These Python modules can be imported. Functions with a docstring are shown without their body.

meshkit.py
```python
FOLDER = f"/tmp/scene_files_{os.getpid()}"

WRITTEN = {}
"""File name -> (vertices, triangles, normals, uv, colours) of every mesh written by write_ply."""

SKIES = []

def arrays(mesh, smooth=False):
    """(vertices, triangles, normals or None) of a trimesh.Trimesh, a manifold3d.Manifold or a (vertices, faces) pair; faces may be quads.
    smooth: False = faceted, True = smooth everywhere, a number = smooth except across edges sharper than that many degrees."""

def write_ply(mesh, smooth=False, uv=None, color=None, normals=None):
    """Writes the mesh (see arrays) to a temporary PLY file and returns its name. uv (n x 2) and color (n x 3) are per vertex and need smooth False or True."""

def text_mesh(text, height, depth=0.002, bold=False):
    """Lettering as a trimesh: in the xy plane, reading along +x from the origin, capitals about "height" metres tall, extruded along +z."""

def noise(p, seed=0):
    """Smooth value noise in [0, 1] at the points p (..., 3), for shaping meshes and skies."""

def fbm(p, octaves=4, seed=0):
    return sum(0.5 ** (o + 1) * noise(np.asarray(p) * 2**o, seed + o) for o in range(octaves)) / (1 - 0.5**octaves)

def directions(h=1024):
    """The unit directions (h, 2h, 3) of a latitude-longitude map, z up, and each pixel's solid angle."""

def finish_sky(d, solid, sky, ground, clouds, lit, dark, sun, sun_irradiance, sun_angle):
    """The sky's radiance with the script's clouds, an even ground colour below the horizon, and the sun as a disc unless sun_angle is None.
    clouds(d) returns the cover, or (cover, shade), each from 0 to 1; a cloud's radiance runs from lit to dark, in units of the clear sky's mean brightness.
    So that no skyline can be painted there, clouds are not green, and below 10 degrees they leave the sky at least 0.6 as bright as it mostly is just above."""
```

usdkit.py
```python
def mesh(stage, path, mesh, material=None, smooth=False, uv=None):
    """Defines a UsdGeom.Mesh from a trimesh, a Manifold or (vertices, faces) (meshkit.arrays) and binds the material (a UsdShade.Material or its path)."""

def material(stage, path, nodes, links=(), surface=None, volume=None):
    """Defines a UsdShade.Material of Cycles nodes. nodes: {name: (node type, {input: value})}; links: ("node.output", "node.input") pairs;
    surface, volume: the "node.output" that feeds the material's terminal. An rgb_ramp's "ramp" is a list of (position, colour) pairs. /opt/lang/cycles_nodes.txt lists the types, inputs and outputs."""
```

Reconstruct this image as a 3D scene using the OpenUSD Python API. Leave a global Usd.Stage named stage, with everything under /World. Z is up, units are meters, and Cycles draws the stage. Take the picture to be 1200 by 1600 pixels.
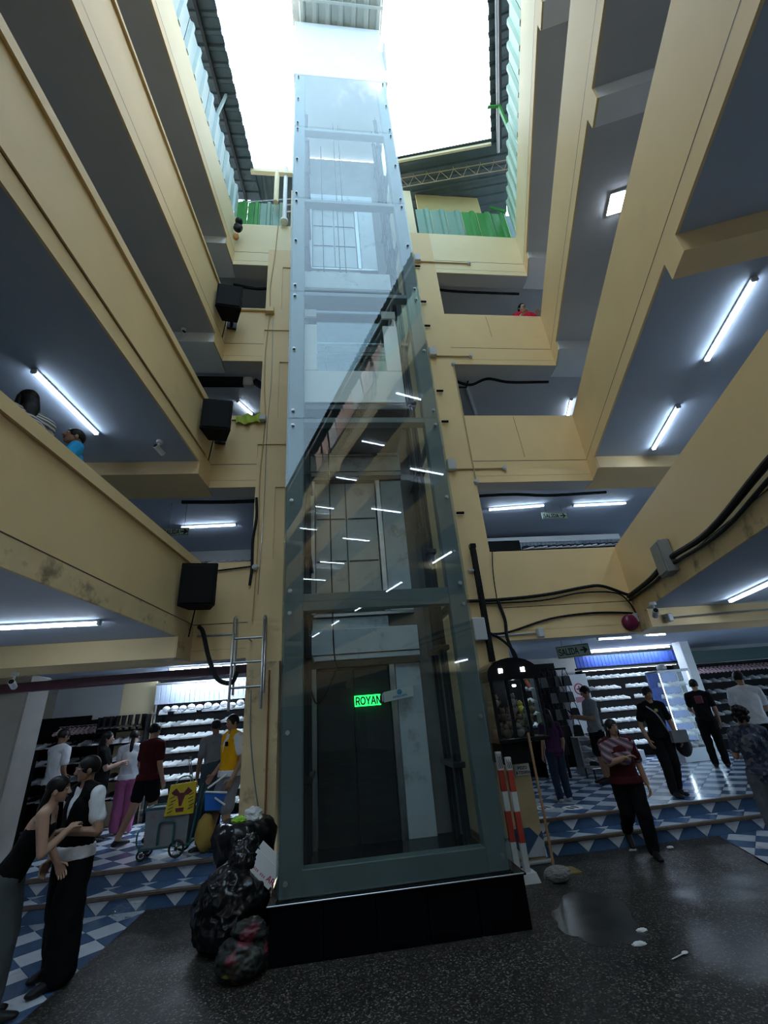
import math, random, numpy as np, trimesh, manifold3d as m3, usdkit, meshkit
from shapely.geometry import Polygon
from pxr import Gf, Sdf, Usd, UsdGeom, UsdLux, UsdShade, Vt

random.seed(7); RNG = np.random.default_rng(11)
stage = Usd.Stage.CreateInMemory()
UsdGeom.SetStageUpAxis(stage, 'Z'); UsdGeom.SetStageMetersPerUnit(stage, 1.0)
UsdGeom.Xform.Define(stage, '/World'); UsdGeom.Scope.Define(stage, '/World/Looks')
PI = math.pi
# ------------------------------------------------------------------ camera, sky, exposure
F_PX, YAW, PITCH, ROLL, EYE = 676.7, math.radians(7.6512), math.radians(25.0651), math.radians(-4.8176), np.array([0, 0, 1.8])
_cy, _sy = math.cos(YAW), math.sin(YAW)
FWD = np.array([_sy*math.cos(PITCH), _cy*math.cos(PITCH), math.sin(PITCH)])
_r0 = np.array([_cy, -_sy, 0]); _u0 = np.cross(_r0, FWD)
RIGHT = math.cos(ROLL)*_r0 + math.sin(ROLL)*_u0; UP = np.cross(RIGHT, FWD)
cam = UsdGeom.Camera.Define(stage, '/World/camera')
cam.CreateHorizontalApertureAttr(36.0); cam.CreateVerticalApertureAttr(48.0)
cam.CreateFocalLengthAttr(36.0*F_PX/1200)
cam.CreateClippingRangeAttr(Gf.Vec2f(0.05, 1000))
cam.CreateExposureAttr(0.95)
cam.AddTransformOp().Set(Gf.Matrix4d(*RIGHT, 0, *UP, 0, *(-FWD), 0, *EYE, 1))

SKY = 1.0
usdkit.material(stage, '/World/Looks/sky', {
    'tc': ('texture_coordinate', {}),
    'm': ('mapping', {'scale': (1, 1, 1.3), 'location': (0.1, 0.9, 0.4)}),
    'n': ('noise_texture', {'scale': 2.6, 'detail': 7, 'roughness': 0.55, 'distortion': 0.35}),
    'r': ('rgb_ramp', {'ramp': [(0.0, (.68, 1.05, 1.45)), (0.53, (.78, 1.15, 1.5)), (0.66, (4.6, 4.5, 4.4)), (1.0, (6.2, 6.0, 5.8))]}),
    'xyz': ('separate_xyz', {}), 'ma': ('math', {'math_type': 'multiply_add', 'value2': .16}),
    'b': ('background_shader', {'strength': SKY})},
    [('tc.generated', 'm.vector'), ('m.vector', 'n.vector'), ('tc.generated', 'xyz.vector'), ('xyz.y', 'ma.value1'), ('n.fac', 'ma.value3'), ('ma.value', 'r.fac'), ('r.color', 'b.color')], surface='b.background')
dome = UsdLux.DomeLight.Define(stage, '/World/sky_dome')
UsdShade.MaterialBindingAPI.Apply(dome.GetPrim()).Bind(UsdShade.Material.Get(stage, '/World/Looks/sky'))

# ------------------------------------------------------------------ naming and building helpers
USED = {}
def numbered(path):
    n = USED.get(path, -1) + 1; USED[path] = n
    return path if n == 0 else f'{path}_{n:03d}'
def tag(o, label=None, cat=None, group=None, kind=None):
    p = o if isinstance(o, Usd.Prim) else o.GetPrim()
    for k, v in (('label', label), ('category', cat), ('group', group), ('kind', kind)):
        if v: p.SetCustomDataByKey(k, v)
    return p
def thing(name, label, cat=None, loc=(0, 0, 0), rz=0, group=None, kind=None):
    x = UsdGeom.Xform.Define(stage, numbered('/World/' + name))
    x.AddTranslateOp().Set(Gf.Vec3d(*map(float, loc)))
    if rz: x.AddRotateZOp().Set(math.degrees(rz))
    return tag(x, label, cat, group, kind)
def obj(name, mesh, mat, parent=None, smooth=False, label=None, kind=None):
    path = numbered((str(parent.GetPath()) if parent else '/World') + '/' + name)
    if isinstance(mesh, list): mesh = trimesh.util.concatenate(mesh)
    m = usdkit.mesh(stage, path, mesh, MAT[mat] if isinstance(mat, str) else mat, smooth=smooth)
    p = m.GetPrim()
    if label or kind: tag(p, label, None, None, kind)
    return p
def sub(name, parent):
    return UsdGeom.Xform.Define(stage, numbered(str(parent.GetPath()) + '/' + name)).GetPrim()
def copy_of(src, loc, rz=0, label=None, group=None, scale=None, tilt=None):
    was = src.GetCustomData()
    x = UsdGeom.Xform.Define(stage, numbered('/World/' + src.GetName()))
    x.GetPrim().GetReferences().AddInternalReference(src.GetPath())
    xf = UsdGeom.Xformable(x); xf.ClearXformOpOrder()
    m = Gf.Matrix4d(1)
    M = rotz(rz)
    if tilt is not None: M = M @ rotx(tilt)
    if scale: M = M @ np.diag([*np.broadcast_to(scale, 3), 1])
    M[:3, 3] = loc
    xf.AddTransformOp(opSuffix='place').Set(Gf.Matrix4d(*M.T.ravel().tolist()))
    x.GetPrim().SetInstanceable(True)
    return tag(x, label or was['label'], was['category'], group or was.get('group'))
def rotz(a): return trimesh.transformations.rotation_matrix(a, [0, 0, 1])
def rotx(a): return trimesh.transformations.rotation_matrix(a, [1, 0, 0])
def roty(a): return trimesh.transformations.rotation_matrix(a, [0, 1, 0])
def trs(x, y, z):
    m = np.eye(4); m[:3, 3] = (x, y, z); return m
def xf(mesh, M):
    mesh = mesh.copy(); mesh.apply_transform(M); return mesh
def box(x0, x1, y0, y1, z0, z1):
    v = np.array([[x, y, z] for x in (x0, x1) for y in (y0, y1) for z in (z0, z1)], float)
    f = [[0, 1, 3], [0, 3, 2], [4, 6, 7], [4, 7, 5], [0, 4, 5], [0, 5, 1], [2, 3, 7], [2, 7, 6], [0, 2, 6], [0, 6, 4], [1, 5, 7], [1, 7, 3]]
    return trimesh.Trimesh(v, f, process=False)
def hull(pts): return trimesh.convex.convex_hull(np.asarray(pts, float))
def cbox(x0, x1, y0, y1, z0, z1, b=0.006):
    b = min(b, (x1-x0)/2.1, (y1-y0)/2.1, (z1-z0)/2.1); p = []
    for x, sx in ((x0, 1), (x1, -1)):
        for y, sy in ((y0, 1), (y1, -1)):
            for z, sz in ((z0, 1), (z1, -1)):
                p += [(x, y+sy*b, z+sz*b), (x+sx*b, y, z+sz*b), (x+sx*b, y+sy*b, z)]
    return hull(p)
def tube(pts, r, seg=8, curve=True, n=6):
    P = np.asarray(pts, float)
    if curve and len(P) > 2:
        Q = np.vstack([2*P[0]-P[1], P, 2*P[-1]-P[-2]]); out = []
        for i in range(1, len(Q)-2):
            for t in np.linspace(0, 1, n, endpoint=False):
                a, b, c, d = Q[i-1], Q[i], Q[i+1], Q[i+2]
                out.append(.5*((2*b)+(-a+c)*t+(2*a-5*b+4*c-d)*t*t+(-a+3*b-3*c+d)*t**3))
        P = np.array(out+[P[-1]])
    T = np.gradient(P, axis=0); T /= np.linalg.norm(T, axis=1, keepdims=True)+1e-12
    u = np.cross(T[0], [0, 0, 1.0]);
    if np.linalg.norm(u) < .1: u = np.cross(T[0], [0, 1.0, 0])
    V, rr = [], np.broadcast_to(r, len(P))
    for k in range(len(P)):
        u = u - (u@T[k])*T[k]; u /= np.linalg.norm(u)+1e-12; w = np.cross(T[k], u)
        for j in range(seg):
            a = 2*PI*j/seg; V.append(P[k]+rr[k]*(math.cos(a)*u+math.sin(a)*w))
    Fc = []
    for k in range(len(P)-1):
        for j in range(seg):
            a, b = k*seg+j, k*seg+(j+1) % seg
            Fc += [[a, b, b+seg], [a, b+seg, a+seg]]
    n0 = len(V); V += [P[0], P[-1]]
    for j in range(seg):
        Fc += [[n0, (j+1) % seg, j], [n0+1, n0-seg+j, n0-seg+(j+1) % seg]]
    return trimesh.Trimesh(np.array(V), Fc, process=False)
def bar(a, b, r, seg=8): return tube([a, b], r, seg, curve=False)
def beam(a, b, w, h):
    """rectangular bar from a to b, w across, h in the upward direction"""
    a, b = np.array(a, float), np.array(b, float); t = (b-a)/np.linalg.norm(b-a)
    up = np.array([0, 0, 1.]) if abs(t[2]) < .95 else np.array([0, 1., 0]); u = np.cross(t, up); u /= np.linalg.norm(u); v = np.cross(u, t)
    return hull([p+sx*u*w/2+sy*v*h/2 for p in (a, b) for sx in (-1, 1) for sy in (-1, 1)])
def lathe(profile, seg=20):
    m = trimesh.creation.revolve(np.array(profile, float), sections=seg); return m
def prism(poly, z0, z1):
    m = trimesh.creation.extrude_polygon(Polygon(poly), z1-z0, engine='earcut'); m.apply_translation([0, 0, z0]); return m
def cyl(c, r, h, axis='z', seg=16):
    m = trimesh.creation.cylinder(radius=r, height=h, sections=seg)
    if axis == 'x': m.apply_transform(roty(PI/2))
    if axis == 'y': m.apply_transform(rotx(PI/2))
    m.apply_translation(c); return m
def ball(c, r, sub_=2):
    m = trimesh.creation.icosphere(subdivisions=sub_, radius=1.0); m.apply_scale(np.broadcast_to(r, 3)); m.apply_translation(c); return m
def corrugated(width, length, pitch, depth, thick=.006, trap=.35):
    """sheet in the xz plane: ribs along z, standing out along -y"""
    xs, ys = [0.], [0.]; x = 0.
    while x < width-1e-6:
        for dx, y in ((.0, 0), (pitch*.5, 0), (pitch*(.5+.1), -depth), (pitch*(.5+.1+.22), -depth), (pitch*.92, 0)):
            if x+dx <= width and x+dx > xs[-1]: xs.append(x+dx); ys.append(y)
        x += pitch
    if xs[-1] < width: xs.append(width); ys.append(0.)
    n = len(xs); V = []
    for z in (0, length):
        for off in (0, thick):
            V += [(xs[i], ys[i]+off, z) for i in range(n)]
    Fc = []
    def q(a, b, c, d): Fc.extend([[a, b, c], [a, c, d]])
    for i in range(n-1):
        q(i, i+1, 2*n+i+1, 2*n+i); q(n+i+1, n+i, 3*n+i, 3*n+i+1); q(i+1, i, n+i, n+i+1); q(2*n+i, 2*n+i+1, 3*n+i+1, 3*n+i)
    q(0, 2*n, 3*n, n); q(n-1, 2*n-1, 4*n-1, 3*n-1)
    return trimesh.Trimesh(np.array(V, float), Fc, process=False)

# wall frames: d = metres from the back corner towards the street, o = metres out into the courtyard
AL, AR = math.radians(5.144), math.radians(19.81)
YB, XL, XR = 6.64, -2.04, 4.88
ML = np.eye(4); ML[:3, 0] = (-math.sin(AL), -math.cos(AL), 0); ML[:3, 1] = (math.cos(AL), -math.sin(AL), 0); ML[:3, 3] = (XL, YB, 0)
MR = np.eye(4); MR[:3, 0] = (-math.sin(AR), -math.cos(AR), 0); MR[:3, 1] = (-math.cos(AR), math.sin(AR), 0); MR[:3, 3] = (XR, YB, 0)
def pl(d, o, z): return (ML @ [d, o, z, 1])[:3]
def pr(d, o, z): return (MR @ [d, o, z, 1])[:3]

# ------------------------------------------------------------------ materials
MAT = {}
def mat(name, col, rough=.6, var=.0, scale=3., metal=0., spec=.5, bump=0., bscale=30., dirt=None, dscale=2., dpos=(.55, .75), coat=0., em=None, es=0., sheen=0., obj_var=0.):
    """principled with a little noise in its colour; dirt = colour of blotches with edges of their own"""
    N = {'g': ('texture_coordinate', {}), 'p': ('principled_bsdf', {'roughness': rough, 'metallic': metal, 'specular_ior_level': spec, 'coat_weight': coat, 'sheen_weight': sheen})}
    L = []
    if em is not None: N['p'][1].update(emission_color=em, emission_strength=es)
    if var or dirt is not None:
        N['n'] = ('noise_texture', {'scale': scale, 'detail': 4, 'roughness': .6})
        N['r'] = ('rgb_ramp', {'ramp': [(.25, tuple(c*(1-var) for c in col)), (.75, tuple(min(1, c*(1+var)) for c in col))]})
        L += [('g.object', 'n.vector'), ('n.fac', 'r.fac')]; out = 'r.color'
        if dirt is not None:
            N['dn'] = ('noise_texture', {'scale': dscale, 'detail': 6, 'roughness': .65})
            N['dr'] = ('rgb_ramp', {'ramp': [(dpos[0], (0, 0, 0)), (dpos[1], (1, 1, 1))]})
            N['mx'] = ('mix_color', {'b': dirt})
            L += [('g.object', 'dn.vector'), ('dn.fac', 'dr.fac'), ('dr.color', 'mx.fac'), ('r.color', 'mx.a')]; out = 'mx.result'
        L.append((out, 'p.base_color'))
    else: N['p'][1]['base_color'] = col
    if bump:
        N['bn'] = ('noise_texture', {'scale': bscale, 'detail': 3}); N['bp'] = ('bump', {'strength': bump, 'distance': .01})
        L += [('g.object', 'bn.vector'), ('bn.fac', 'bp.height'), ('bp.normal', 'p.normal')]
    MAT[name] = usdkit.material(stage, '/World/Looks/' + name, N, L, surface='p.BSDF'); return name
def emit(name, col, s):
    MAT[name] = usdkit.material(stage, '/World/Looks/' + name, {'e': ('emission', {'color': col, 'strength': s})}, surface='e.emission'); return name

mat('cream', (.83, .61, .31), .55, .04, 1.2, bump=.08, bscale=18, dirt=(.66, .49, .25), dscale=.9, dpos=(.60, .85))
mat('cream_pale', (.87, .73, .45), .55, .04, 1.2, bump=.08, bscale=18)
mat('cream_grimy', (.72, .55, .30), .6, .12, 2.5, bump=.15, bscale=14, dirt=(.26, .19, .11), dscale=3.2, dpos=(.56, .72))
mat('soffit', (.56, .56, .57), .7, .05, .8, bump=.05, bscale=10)
mat('soffit_blue', (.42, .48, .58), .7, .04, .8, bump=.05, bscale=10)
mat('white_paint', (.86, .87, .88), .5, .03, 2)
mat('grey_wall', (.42, .42, .41), .7, .08, 1.5, bump=.1)
mat('terrazzo_edge_and_shade', (.1, .07, .05), .4, .3, 12)  # step edges, and the painted shade in the parapet gaps
mat('tile_blue', (.065, .125, .235), .18, .12, 6, dirt=(.03, .06, .14), dscale=5, dpos=(.6, .8))
mat('tile_white', (.62, .66, .72), .18, .06, 6, dirt=(.32, .33, .36), dscale=5, dpos=(.58, .8))
mat('grout', (.12, .13, .16), .8)
mat('black_tile', (.003, .003, .004), .15, .2, 8, spec=.12)
mat('steel_green', (.13, .165, .17), .45, .10, 3, dirt=(.12, .15, .15), dscale=4, dpos=(.6, .8))
mat('steel_dark', (.035, .037, .04), .4, .2, 6, metal=.3)
mat('steel', (.45, .46, .47), .32, .1, 10, metal=1.)
mat('door_steel', (.34, .35, .34), .38, .12, 3, metal=.55, dirt=(.16, .15, .13), dscale=3, dpos=(.58, .8))
mat('shaft_paint', (.58, .64, .68), .55, .08, 3, bump=.1, dirt=(.2, .22, .23), dscale=3.5, dpos=(.56, .78))
mat('shaft_wall', (.22, .21, .20), .8, .2, 2.5, bump=.3, bscale=9)
mat('black', (.006, .006, .007), .6, .2, 9, spec=.2)
mat('black_gloss', (.006, .006, .007), .15)
mat('rubber', (.012, .012, .012), .6)
mat('cable', (.010, .010, .011), .6, spec=.25)
mat('conduit', (.50, .36, .17), .5)
mat('grey_box', (.55, .56, .58), .45, .04, 8)
mat('roof_dark', (.08, .115, .12), .55, .15, 4, metal=.2)
mat('roof_pale', (.55, .56, .50), .5, .08, 3)
mat('green_sheet', (.06, .30, .06), .4, .12, 2.5)
mat('green_dusty', (.20, .36, .27), .45, .1, 2.5)
mat('pale_glare_sheet', (.50, .62, .60), .45, .06, 2)  # green sheeting paled by dust and by glare put into the colour
mat('pale_green_glare', (.42, .60, .46), .45, .1, 2.5)  # paleness is part dust, part glare put into the colour
mat('maroon', (.07, .012, .03), .4, .1, 4)
mat('paper', (.8, .8, .78), .6)
mat('sign_plate', (.42, .52, .44), .5)
mat('ink', (.01, .012, .012), .6)
mat('truss_paint', (.42, .30, .17), .6)
mat('rust', (.28, .10, .04), .7, .3, 8)
emit('tube_glow', (.66, .82, 1.0), 15.)
emit('lamp_glow', (.74, .86, 1.0), 24.)
def pane(name, tint, ior=1.5, rough=0.):
    # both faces of a pane reflect alike: the index is inverted on the far face, as no refraction bends the ray inside
    MAT[name] = usdkit.material(stage, '/World/Looks/' + name, {'g': ('geometry', {}), 'i': ('map_range', {'from_min': 0, 'from_max': 1, 'to_min': ior, 'to_max': 1/ior}), 'f': ('fresnel', {}), 't': ('transparent_bsdf', {'color': tint}),
        's': ('glossy_bsdf', {'color': (1, 1, 1), 'roughness': rough}), 'm': ('mix_closure', {})},
        [('g.backfacing', 'i.value'), ('i.result', 'f.IOR'), ('f.fac', 'm.fac'), ('t.BSDF', 'm.closure1'), ('s.BSDF', 'm.closure2')], surface='m.closure')
pane('shaft_glass', (.93, .975, .975), 1.5)
pane('clear_glass', (.95, .97, .97), 1.45)
MAT['floor_terrazzo'] = usdkit.material(stage, '/World/Looks/floor_terrazzo', {
    'g': ('texture_coordinate', {}), 'v': ('voronoi_texture', {'scale': 85, 'randomness': 1}), 'n': ('noise_texture', {'scale': 1.1, 'detail': 5}), 'n2': ('noise_texture', {'scale': 60, 'detail': 2}),
    'r': ('rgb_ramp', {'ramp': [(0, (.018, .0165, .0145)), (.5, (.026, .024, .021)), (.78, (.055, .051, .045)), (.92, (.13, .12, .105)), (1, (.24, .225, .20))]}),
    's': ('separate_color', {}), 'w': ('rgb_ramp', {'ramp': [(.42, (0, 0, 0)), (.62, (1, 1, 1))]}), 'mr': ('map_range', {'from_min': 0, 'from_max': 1, 'to_min': .55, 'to_max': .32}),
    'dk': ('rgb_ramp', {'ramp': [(.3, (1, 1, 1)), (.7, (.62, .60, .58))]}), 'mx': ('mix_color', {'blend_type': 'multiply', 'fac': 1.}),
    'bp': ('bump', {'strength': .12, 'distance': .003}), 'p': ('principled_bsdf', {'specular_ior_level': .18})},
    [('g.object', 'v.vector'), ('g.object', 'n.vector'), ('g.object', 'n2.vector'), ('v.color', 's.color'), ('s.r', 'r.fac'), ('n.fac', 'w.fac'), ('w.color', 'mr.value'), ('mr.result', 'p.roughness'),
     ('n.fac', 'dk.fac'), ('r.color', 'mx.a'), ('dk.color', 'mx.b'), ('mx.result', 'p.base_color'), ('n2.fac', 'bp.height'), ('bp.normal', 'p.normal')], surface='p.BSDF')
MAT['far_tiles'] = usdkit.material(stage, '/World/Looks/far_tiles', {
    'g': ('geometry', {}), 'm': ('mapping', {'rotation': (0, 0, PI/4)}), 'c': ('checker_texture', {'color1': (.065, .125, .235), 'color2': (.62, .66, .72), 'scale': 1/.3}), 'p': ('principled_bsdf', {'roughness': .2})},
    [('g.position', 'm.vector'), ('m.vector', 'c.vector'), ('c.color', 'p.base_color')], surface='p.BSDF')

# ================================================================== THE SETTING
FZ, BZ, TZ = [2.96, 5.70, 8.53, 11.38], [2.69, 5.47, 8.30, 11.16], [4.14, 6.97, 9.78, 12.62]
GZ = [3.20, 5.93, 8.77, 11.6]
DL, DR = 30., 32.
floor = thing('floor', 'dark speckled terrazzo floor of the courtyard', kind='structure')
obj('terrazzo', prism([(-2.22, 6.70), (-2.30, 5.0), (-2.9, -2.0), (-5.2, -26), (2.35, -26), (2.9, 0.1), (5.06, 6.70)], -.12, 0), 'floor_terrazzo', floor)
obj('grout_bed', [box(-9, -2.1, -26, 6.70, -.125, -.006), box(2.3, 14, -26, 6.70, -.125, -.006)], 'grout', floor)

def wall_side(name, M, D, label, left):
    w = thing(name, label, kind='structure')
    for k in range(4):
        f, b, t, g = FZ[k], BZ[k], TZ[k], GZ[k]
        m = 'cream_grimy' if k == 0 else 'cream'
        obj('fascia', xf(box(.47, D, -.02, .008, f+.0005, g-.012), M), m, w)
        obj('fascia', xf(box(0, .47, -.02, .008, b+.0005, g-.012), M), m, w)
        obj('groove_shade', xf(box(0, D, -.02, .009, g-.012, g), M), 'terrazzo_edge_and_shade', w)  # dark strip standing proud, paints the shade of the gap under the parapet
        if left and k < 3:
            c = t-.13 if k != 2 else t-.06
            obj('parapet', xf(box(0, D, -.15, 0, g, c), M), 'cream', w)
            obj('coping', xf(box(0, D, -.19, .035, c, t), M), 'cream', w)
            if k == 1: obj('ledge', xf(box(.3, D, -.1, .03, g+.005, g+.045), M), 'cream', w)
        else:
            open_rail = not left and k == 3      # past 9.3 m the top parapet is lower and carries bars
            obj('parapet', xf(box(0, 9.3 if open_rail else D, -.15, 0, g, t), M), 'cream' if k < 3 else 'cream_pale', w)
            if open_rail: obj('parapet', xf(box(9.3, D, -.15, 0, g, 12.08), M), 'cream_pale', w)
        # gallery floor slab whose underside is the ceiling below
        obj('gallery_slab', xf(box(.0, D, -6.5, -.02, f, g), M), 'soffit_blue' if k < 2 else 'soffit', w)
        obj('rear_wall', xf(box(-.5, D, -6.7, -6.5, f+.24, (FZ[k+1] if k < 3 else 14.2)), M), 'grey_wall', w)
        for d in ((4.32, 8.7, 13.1, 17.5, 21.9, 26.3) if not left else (9.2, 13.6, 18, 22.4, 26.8)):
            if k == 0 and not left and d < 5: continue
            obj('cross_beam', xf(box(d, d+.31, -6.5, -.02, b, f), M), 'cream' if k < 2 else 'white_paint', w)
            obj('beam_nib', xf(box(d-.0, d+.31, -.02, .0085, b-.0005, f+.002), M), m, w)
    obj('ground_rear_wall', xf(box(0, D, -6.7, -6.5, 0, 3), M), 'grey_wall', w)
    return w
wl = wall_side('wall_left', ML, DL, 'cream stepped gallery parapets with grey undersides along the speaker side', True)
wr = wall_side('wall_right', MR, DR, 'cream stepped gallery parapets with grey undersides opposite the speakers', False)

# back wall: central pier, short parapets, beams that run on under both galleries
wb = thing('wall_back', 'cream wall with window openings behind the glass lift shaft', kind='structure')
for k in range(4):
    f, b, t, g = FZ[k], BZ[k], TZ[k], GZ[k]
    for x0, x1 in ((2.62, XR), (XL, -1.27)):
        pale = 'cream_pale' if k == 3 else 'cream'
        obj('beam_face', box(x0, x1, YB, YB+.02, b+.0005, g-.012), pale, wb)
        obj('groove_shade', box(x0, x1, YB-.001, YB+.02, g-.012, g), 'terrazzo_edge_and_shade', wb)  # shade of the back wall gap, painted as a dark strip
        obj('beam_core', box(x0, x1, YB+.02, YB+.36, b, g), 'soffit', wb)
        obj('parapet', box(x0, x1, YB, YB+.2, g, t), pale, wb)
        obj('fine_line', box(x0, x1, YB-.002, YB+.1, b+.235-.1, b+.24-.1), 'conduit', wb)
    hi = 'cream' if k < 2 else 'white_paint'
    e = .015
    obj('cross_beam', prism([(XL-e, YB), (XL-.042-e, 6.17), (-8.5, 6.17), (-8.5, 6.98), (XL-e, 6.98)], b, f), hi, wb)
    obj('cross_beam', prism([(XR+e, YB), (XR+e, 6.98), (16, 6.98), (16, 6.17), (XR-.169+e, 6.17)], b, f), hi, wb)
    obj('inner_slab', box(-8.5, 16, 6.98, 13.2, f, f+.24), 'soffit_blue' if k < 2 else 'soffit', wb)
obj('pier', box(-1.27, -.62, YB+.02, 7.3, 2.62, 12.62), 'cream', wb)
for z0, z1 in ((4.16, 5.46), (6.94, 8.29), (9.76, 11.12)):     # raised border round the recessed panels beside the lift
    obj('panel_border', [box(-1.27, -.94, YB, YB+.02, z0-.6, z1+.6), box(-.94, -.62, YB, YB+.02, z1, z1+.6), box(-.94, -.62, YB, YB+.02, z0-.6, z0)], 'cream', wb)
obj('panel_border', box(-1.27, -.62, YB, YB+.02, 2.62, 3.56), 'cream', wb)
obj('panel_border', box(-1.27, -.62, YB, YB+.02, 11.72, 12.62), 'cream_pale', wb)
obj('pier_foot', box(-1.25, -.80, YB, 7.2, 0, 2.62), 'cream_grimy', wb)
obj('pier', box(1.62, 2.62, YB, 7.3, 2.35, 12.62), 'cream', wb)
obj('pier_foot', box(1.62, 2.60, YB, 7.2, 0, 2.35), 'cream_grimy', wb)
obj('pier_top', box(1.62, 2.32, YB, 7.0, 12.62, 14.4), 'cream_pale', wb)
obj('pier_top', box(-.80, -.55, YB+.05, 7.0, 12.62, 14.2), 'cream_pale', wb)
obj('shaft_back', box(-.62, 1.62, 6.58, 7.3, 0, 15.5), 'shaft_wall', wb)
# corridor walls behind the openings, floor by floor
for k in range(4):
    top = FZ[k+1] if k < 3 else 14.0
    obj('corridor_wall', box(-8.5, 16, 10.2, 10.4, FZ[k]+.24, top), 'grey_wall', wb)
obj('end_wall', [box(-8.7, -8.5, 6, 13.4, 0, 14), box(16, 16.2, 4, 13.4, 0, 14)], 'grey_wall', wb)
obj('shop_wall', box(-8.5, 16, 13.0, 13.2, 0, 3), 'grey_wall', wb)

# ground storey behind: two tiled steps and the tiled shop floor
T = .30
def lattice(px, py, a, poly_ok, zt, th=.02, gap=.006):
    """square tiles turned by the angle a; returns [(distance, colour, mesh)]"""
    out = []; c, s = math.cos(a), math.sin(a)
    for i in range(-70, 70):
        for j in range(-70, 70):
            x, y = px+T*(i*c-j*s), py+T*(i*s+j*c)
            q = [(0, 0), (T, 0), (T, T), (0, T)]
            P = Polygon([(x+u*c-v*s, y+u*s+v*c) for u, v in q])
            if P.intersects(poly_ok):
                out.append((P, (i+j) % 2))
    res = []
    for P, col in out:
        R = P.buffer(-gap/2, join_style=2).intersection(poly_ok)
        if R.is_empty or R.area < .002 or R.geom_type != 'Polygon': continue
        m = prism(R.exterior.coords[:-1], zt-th, zt)
        res.append((math.hypot(R.centroid.x, R.centroid.y), col, m))
    return res
TILECOL = ['tile_blue', 'tile_white']
# strips of tile at courtyard level under both galleries
LP = Polygon([(-2.22, 6.66), (-2.30, 5.0), (-2.50, 2.6), (-5.5, 2.6), (-5.5, 6.66)])
RP = Polygon([(5.05, 6.66), (4.52, 5.2), (4.16, 4.2), (8.5, 4.2), (8.5, 6.66)])
for P_, org, ang in ((LP, (-2.22, 6.18), math.radians(42)), (RP, (5.0, 6.04), math.radians(45))):
    for dist, c, m in lattice(*org, ang, P_, 0.0): obj('tile', m, TILECOL[c], floor)
upper = thing('floor', 'blue and white checked tile floor of the shops, two steps up', kind='structure')
STEPS = ((-5.5, -1.25), (2.62, 9.0))
obj('step_bed', [box(a, b, 6.67, 6.99, -.02, .148) for a, b in STEPS]+[box(a, b, 7.0, 7.3, -.02, .318) for a, b in STEPS], 'grout', upper)
obj('slab', box(-8.5, 16, 7.3, 13.2, -.02, .318), 'grout', upper)
def riser(x0, x1, y, z0, z1):
    """triangles and kites of the turned checks, cut by the step's front"""
    d = T*math.sqrt(2); n0 = int(math.floor(x0/d))-1; res = []
    clip = Polygon([(x0, z0), (x1, z0), (x1, z1), (x0, z1)])
    for n in range(n0, int(x1/d)+2):
        for r in (0, 1):
            cx, cz = (n+.5*r)*d, z0+(.0 if r == 0 else d*.5)
            R = Polygon([(cx-d/2, cz), (cx, cz-d/2), (cx+d/2, cz), (cx, cz+d/2)]).buffer(-.003, join_style=2).intersection(clip)
            if R.is_empty or R.area < .001: continue
            m = prism(R.exterior.coords[:-1], 0, .014); m.apply_transform(rotx(PI/2)); m.apply_translation([0, y, 0])
            res.append((r, m))
    return res
for r, m in riser(1.70, 2.60, YB-.001, .03, .34): obj('riser_tile', m, TILECOL[1-r], upper)
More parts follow.
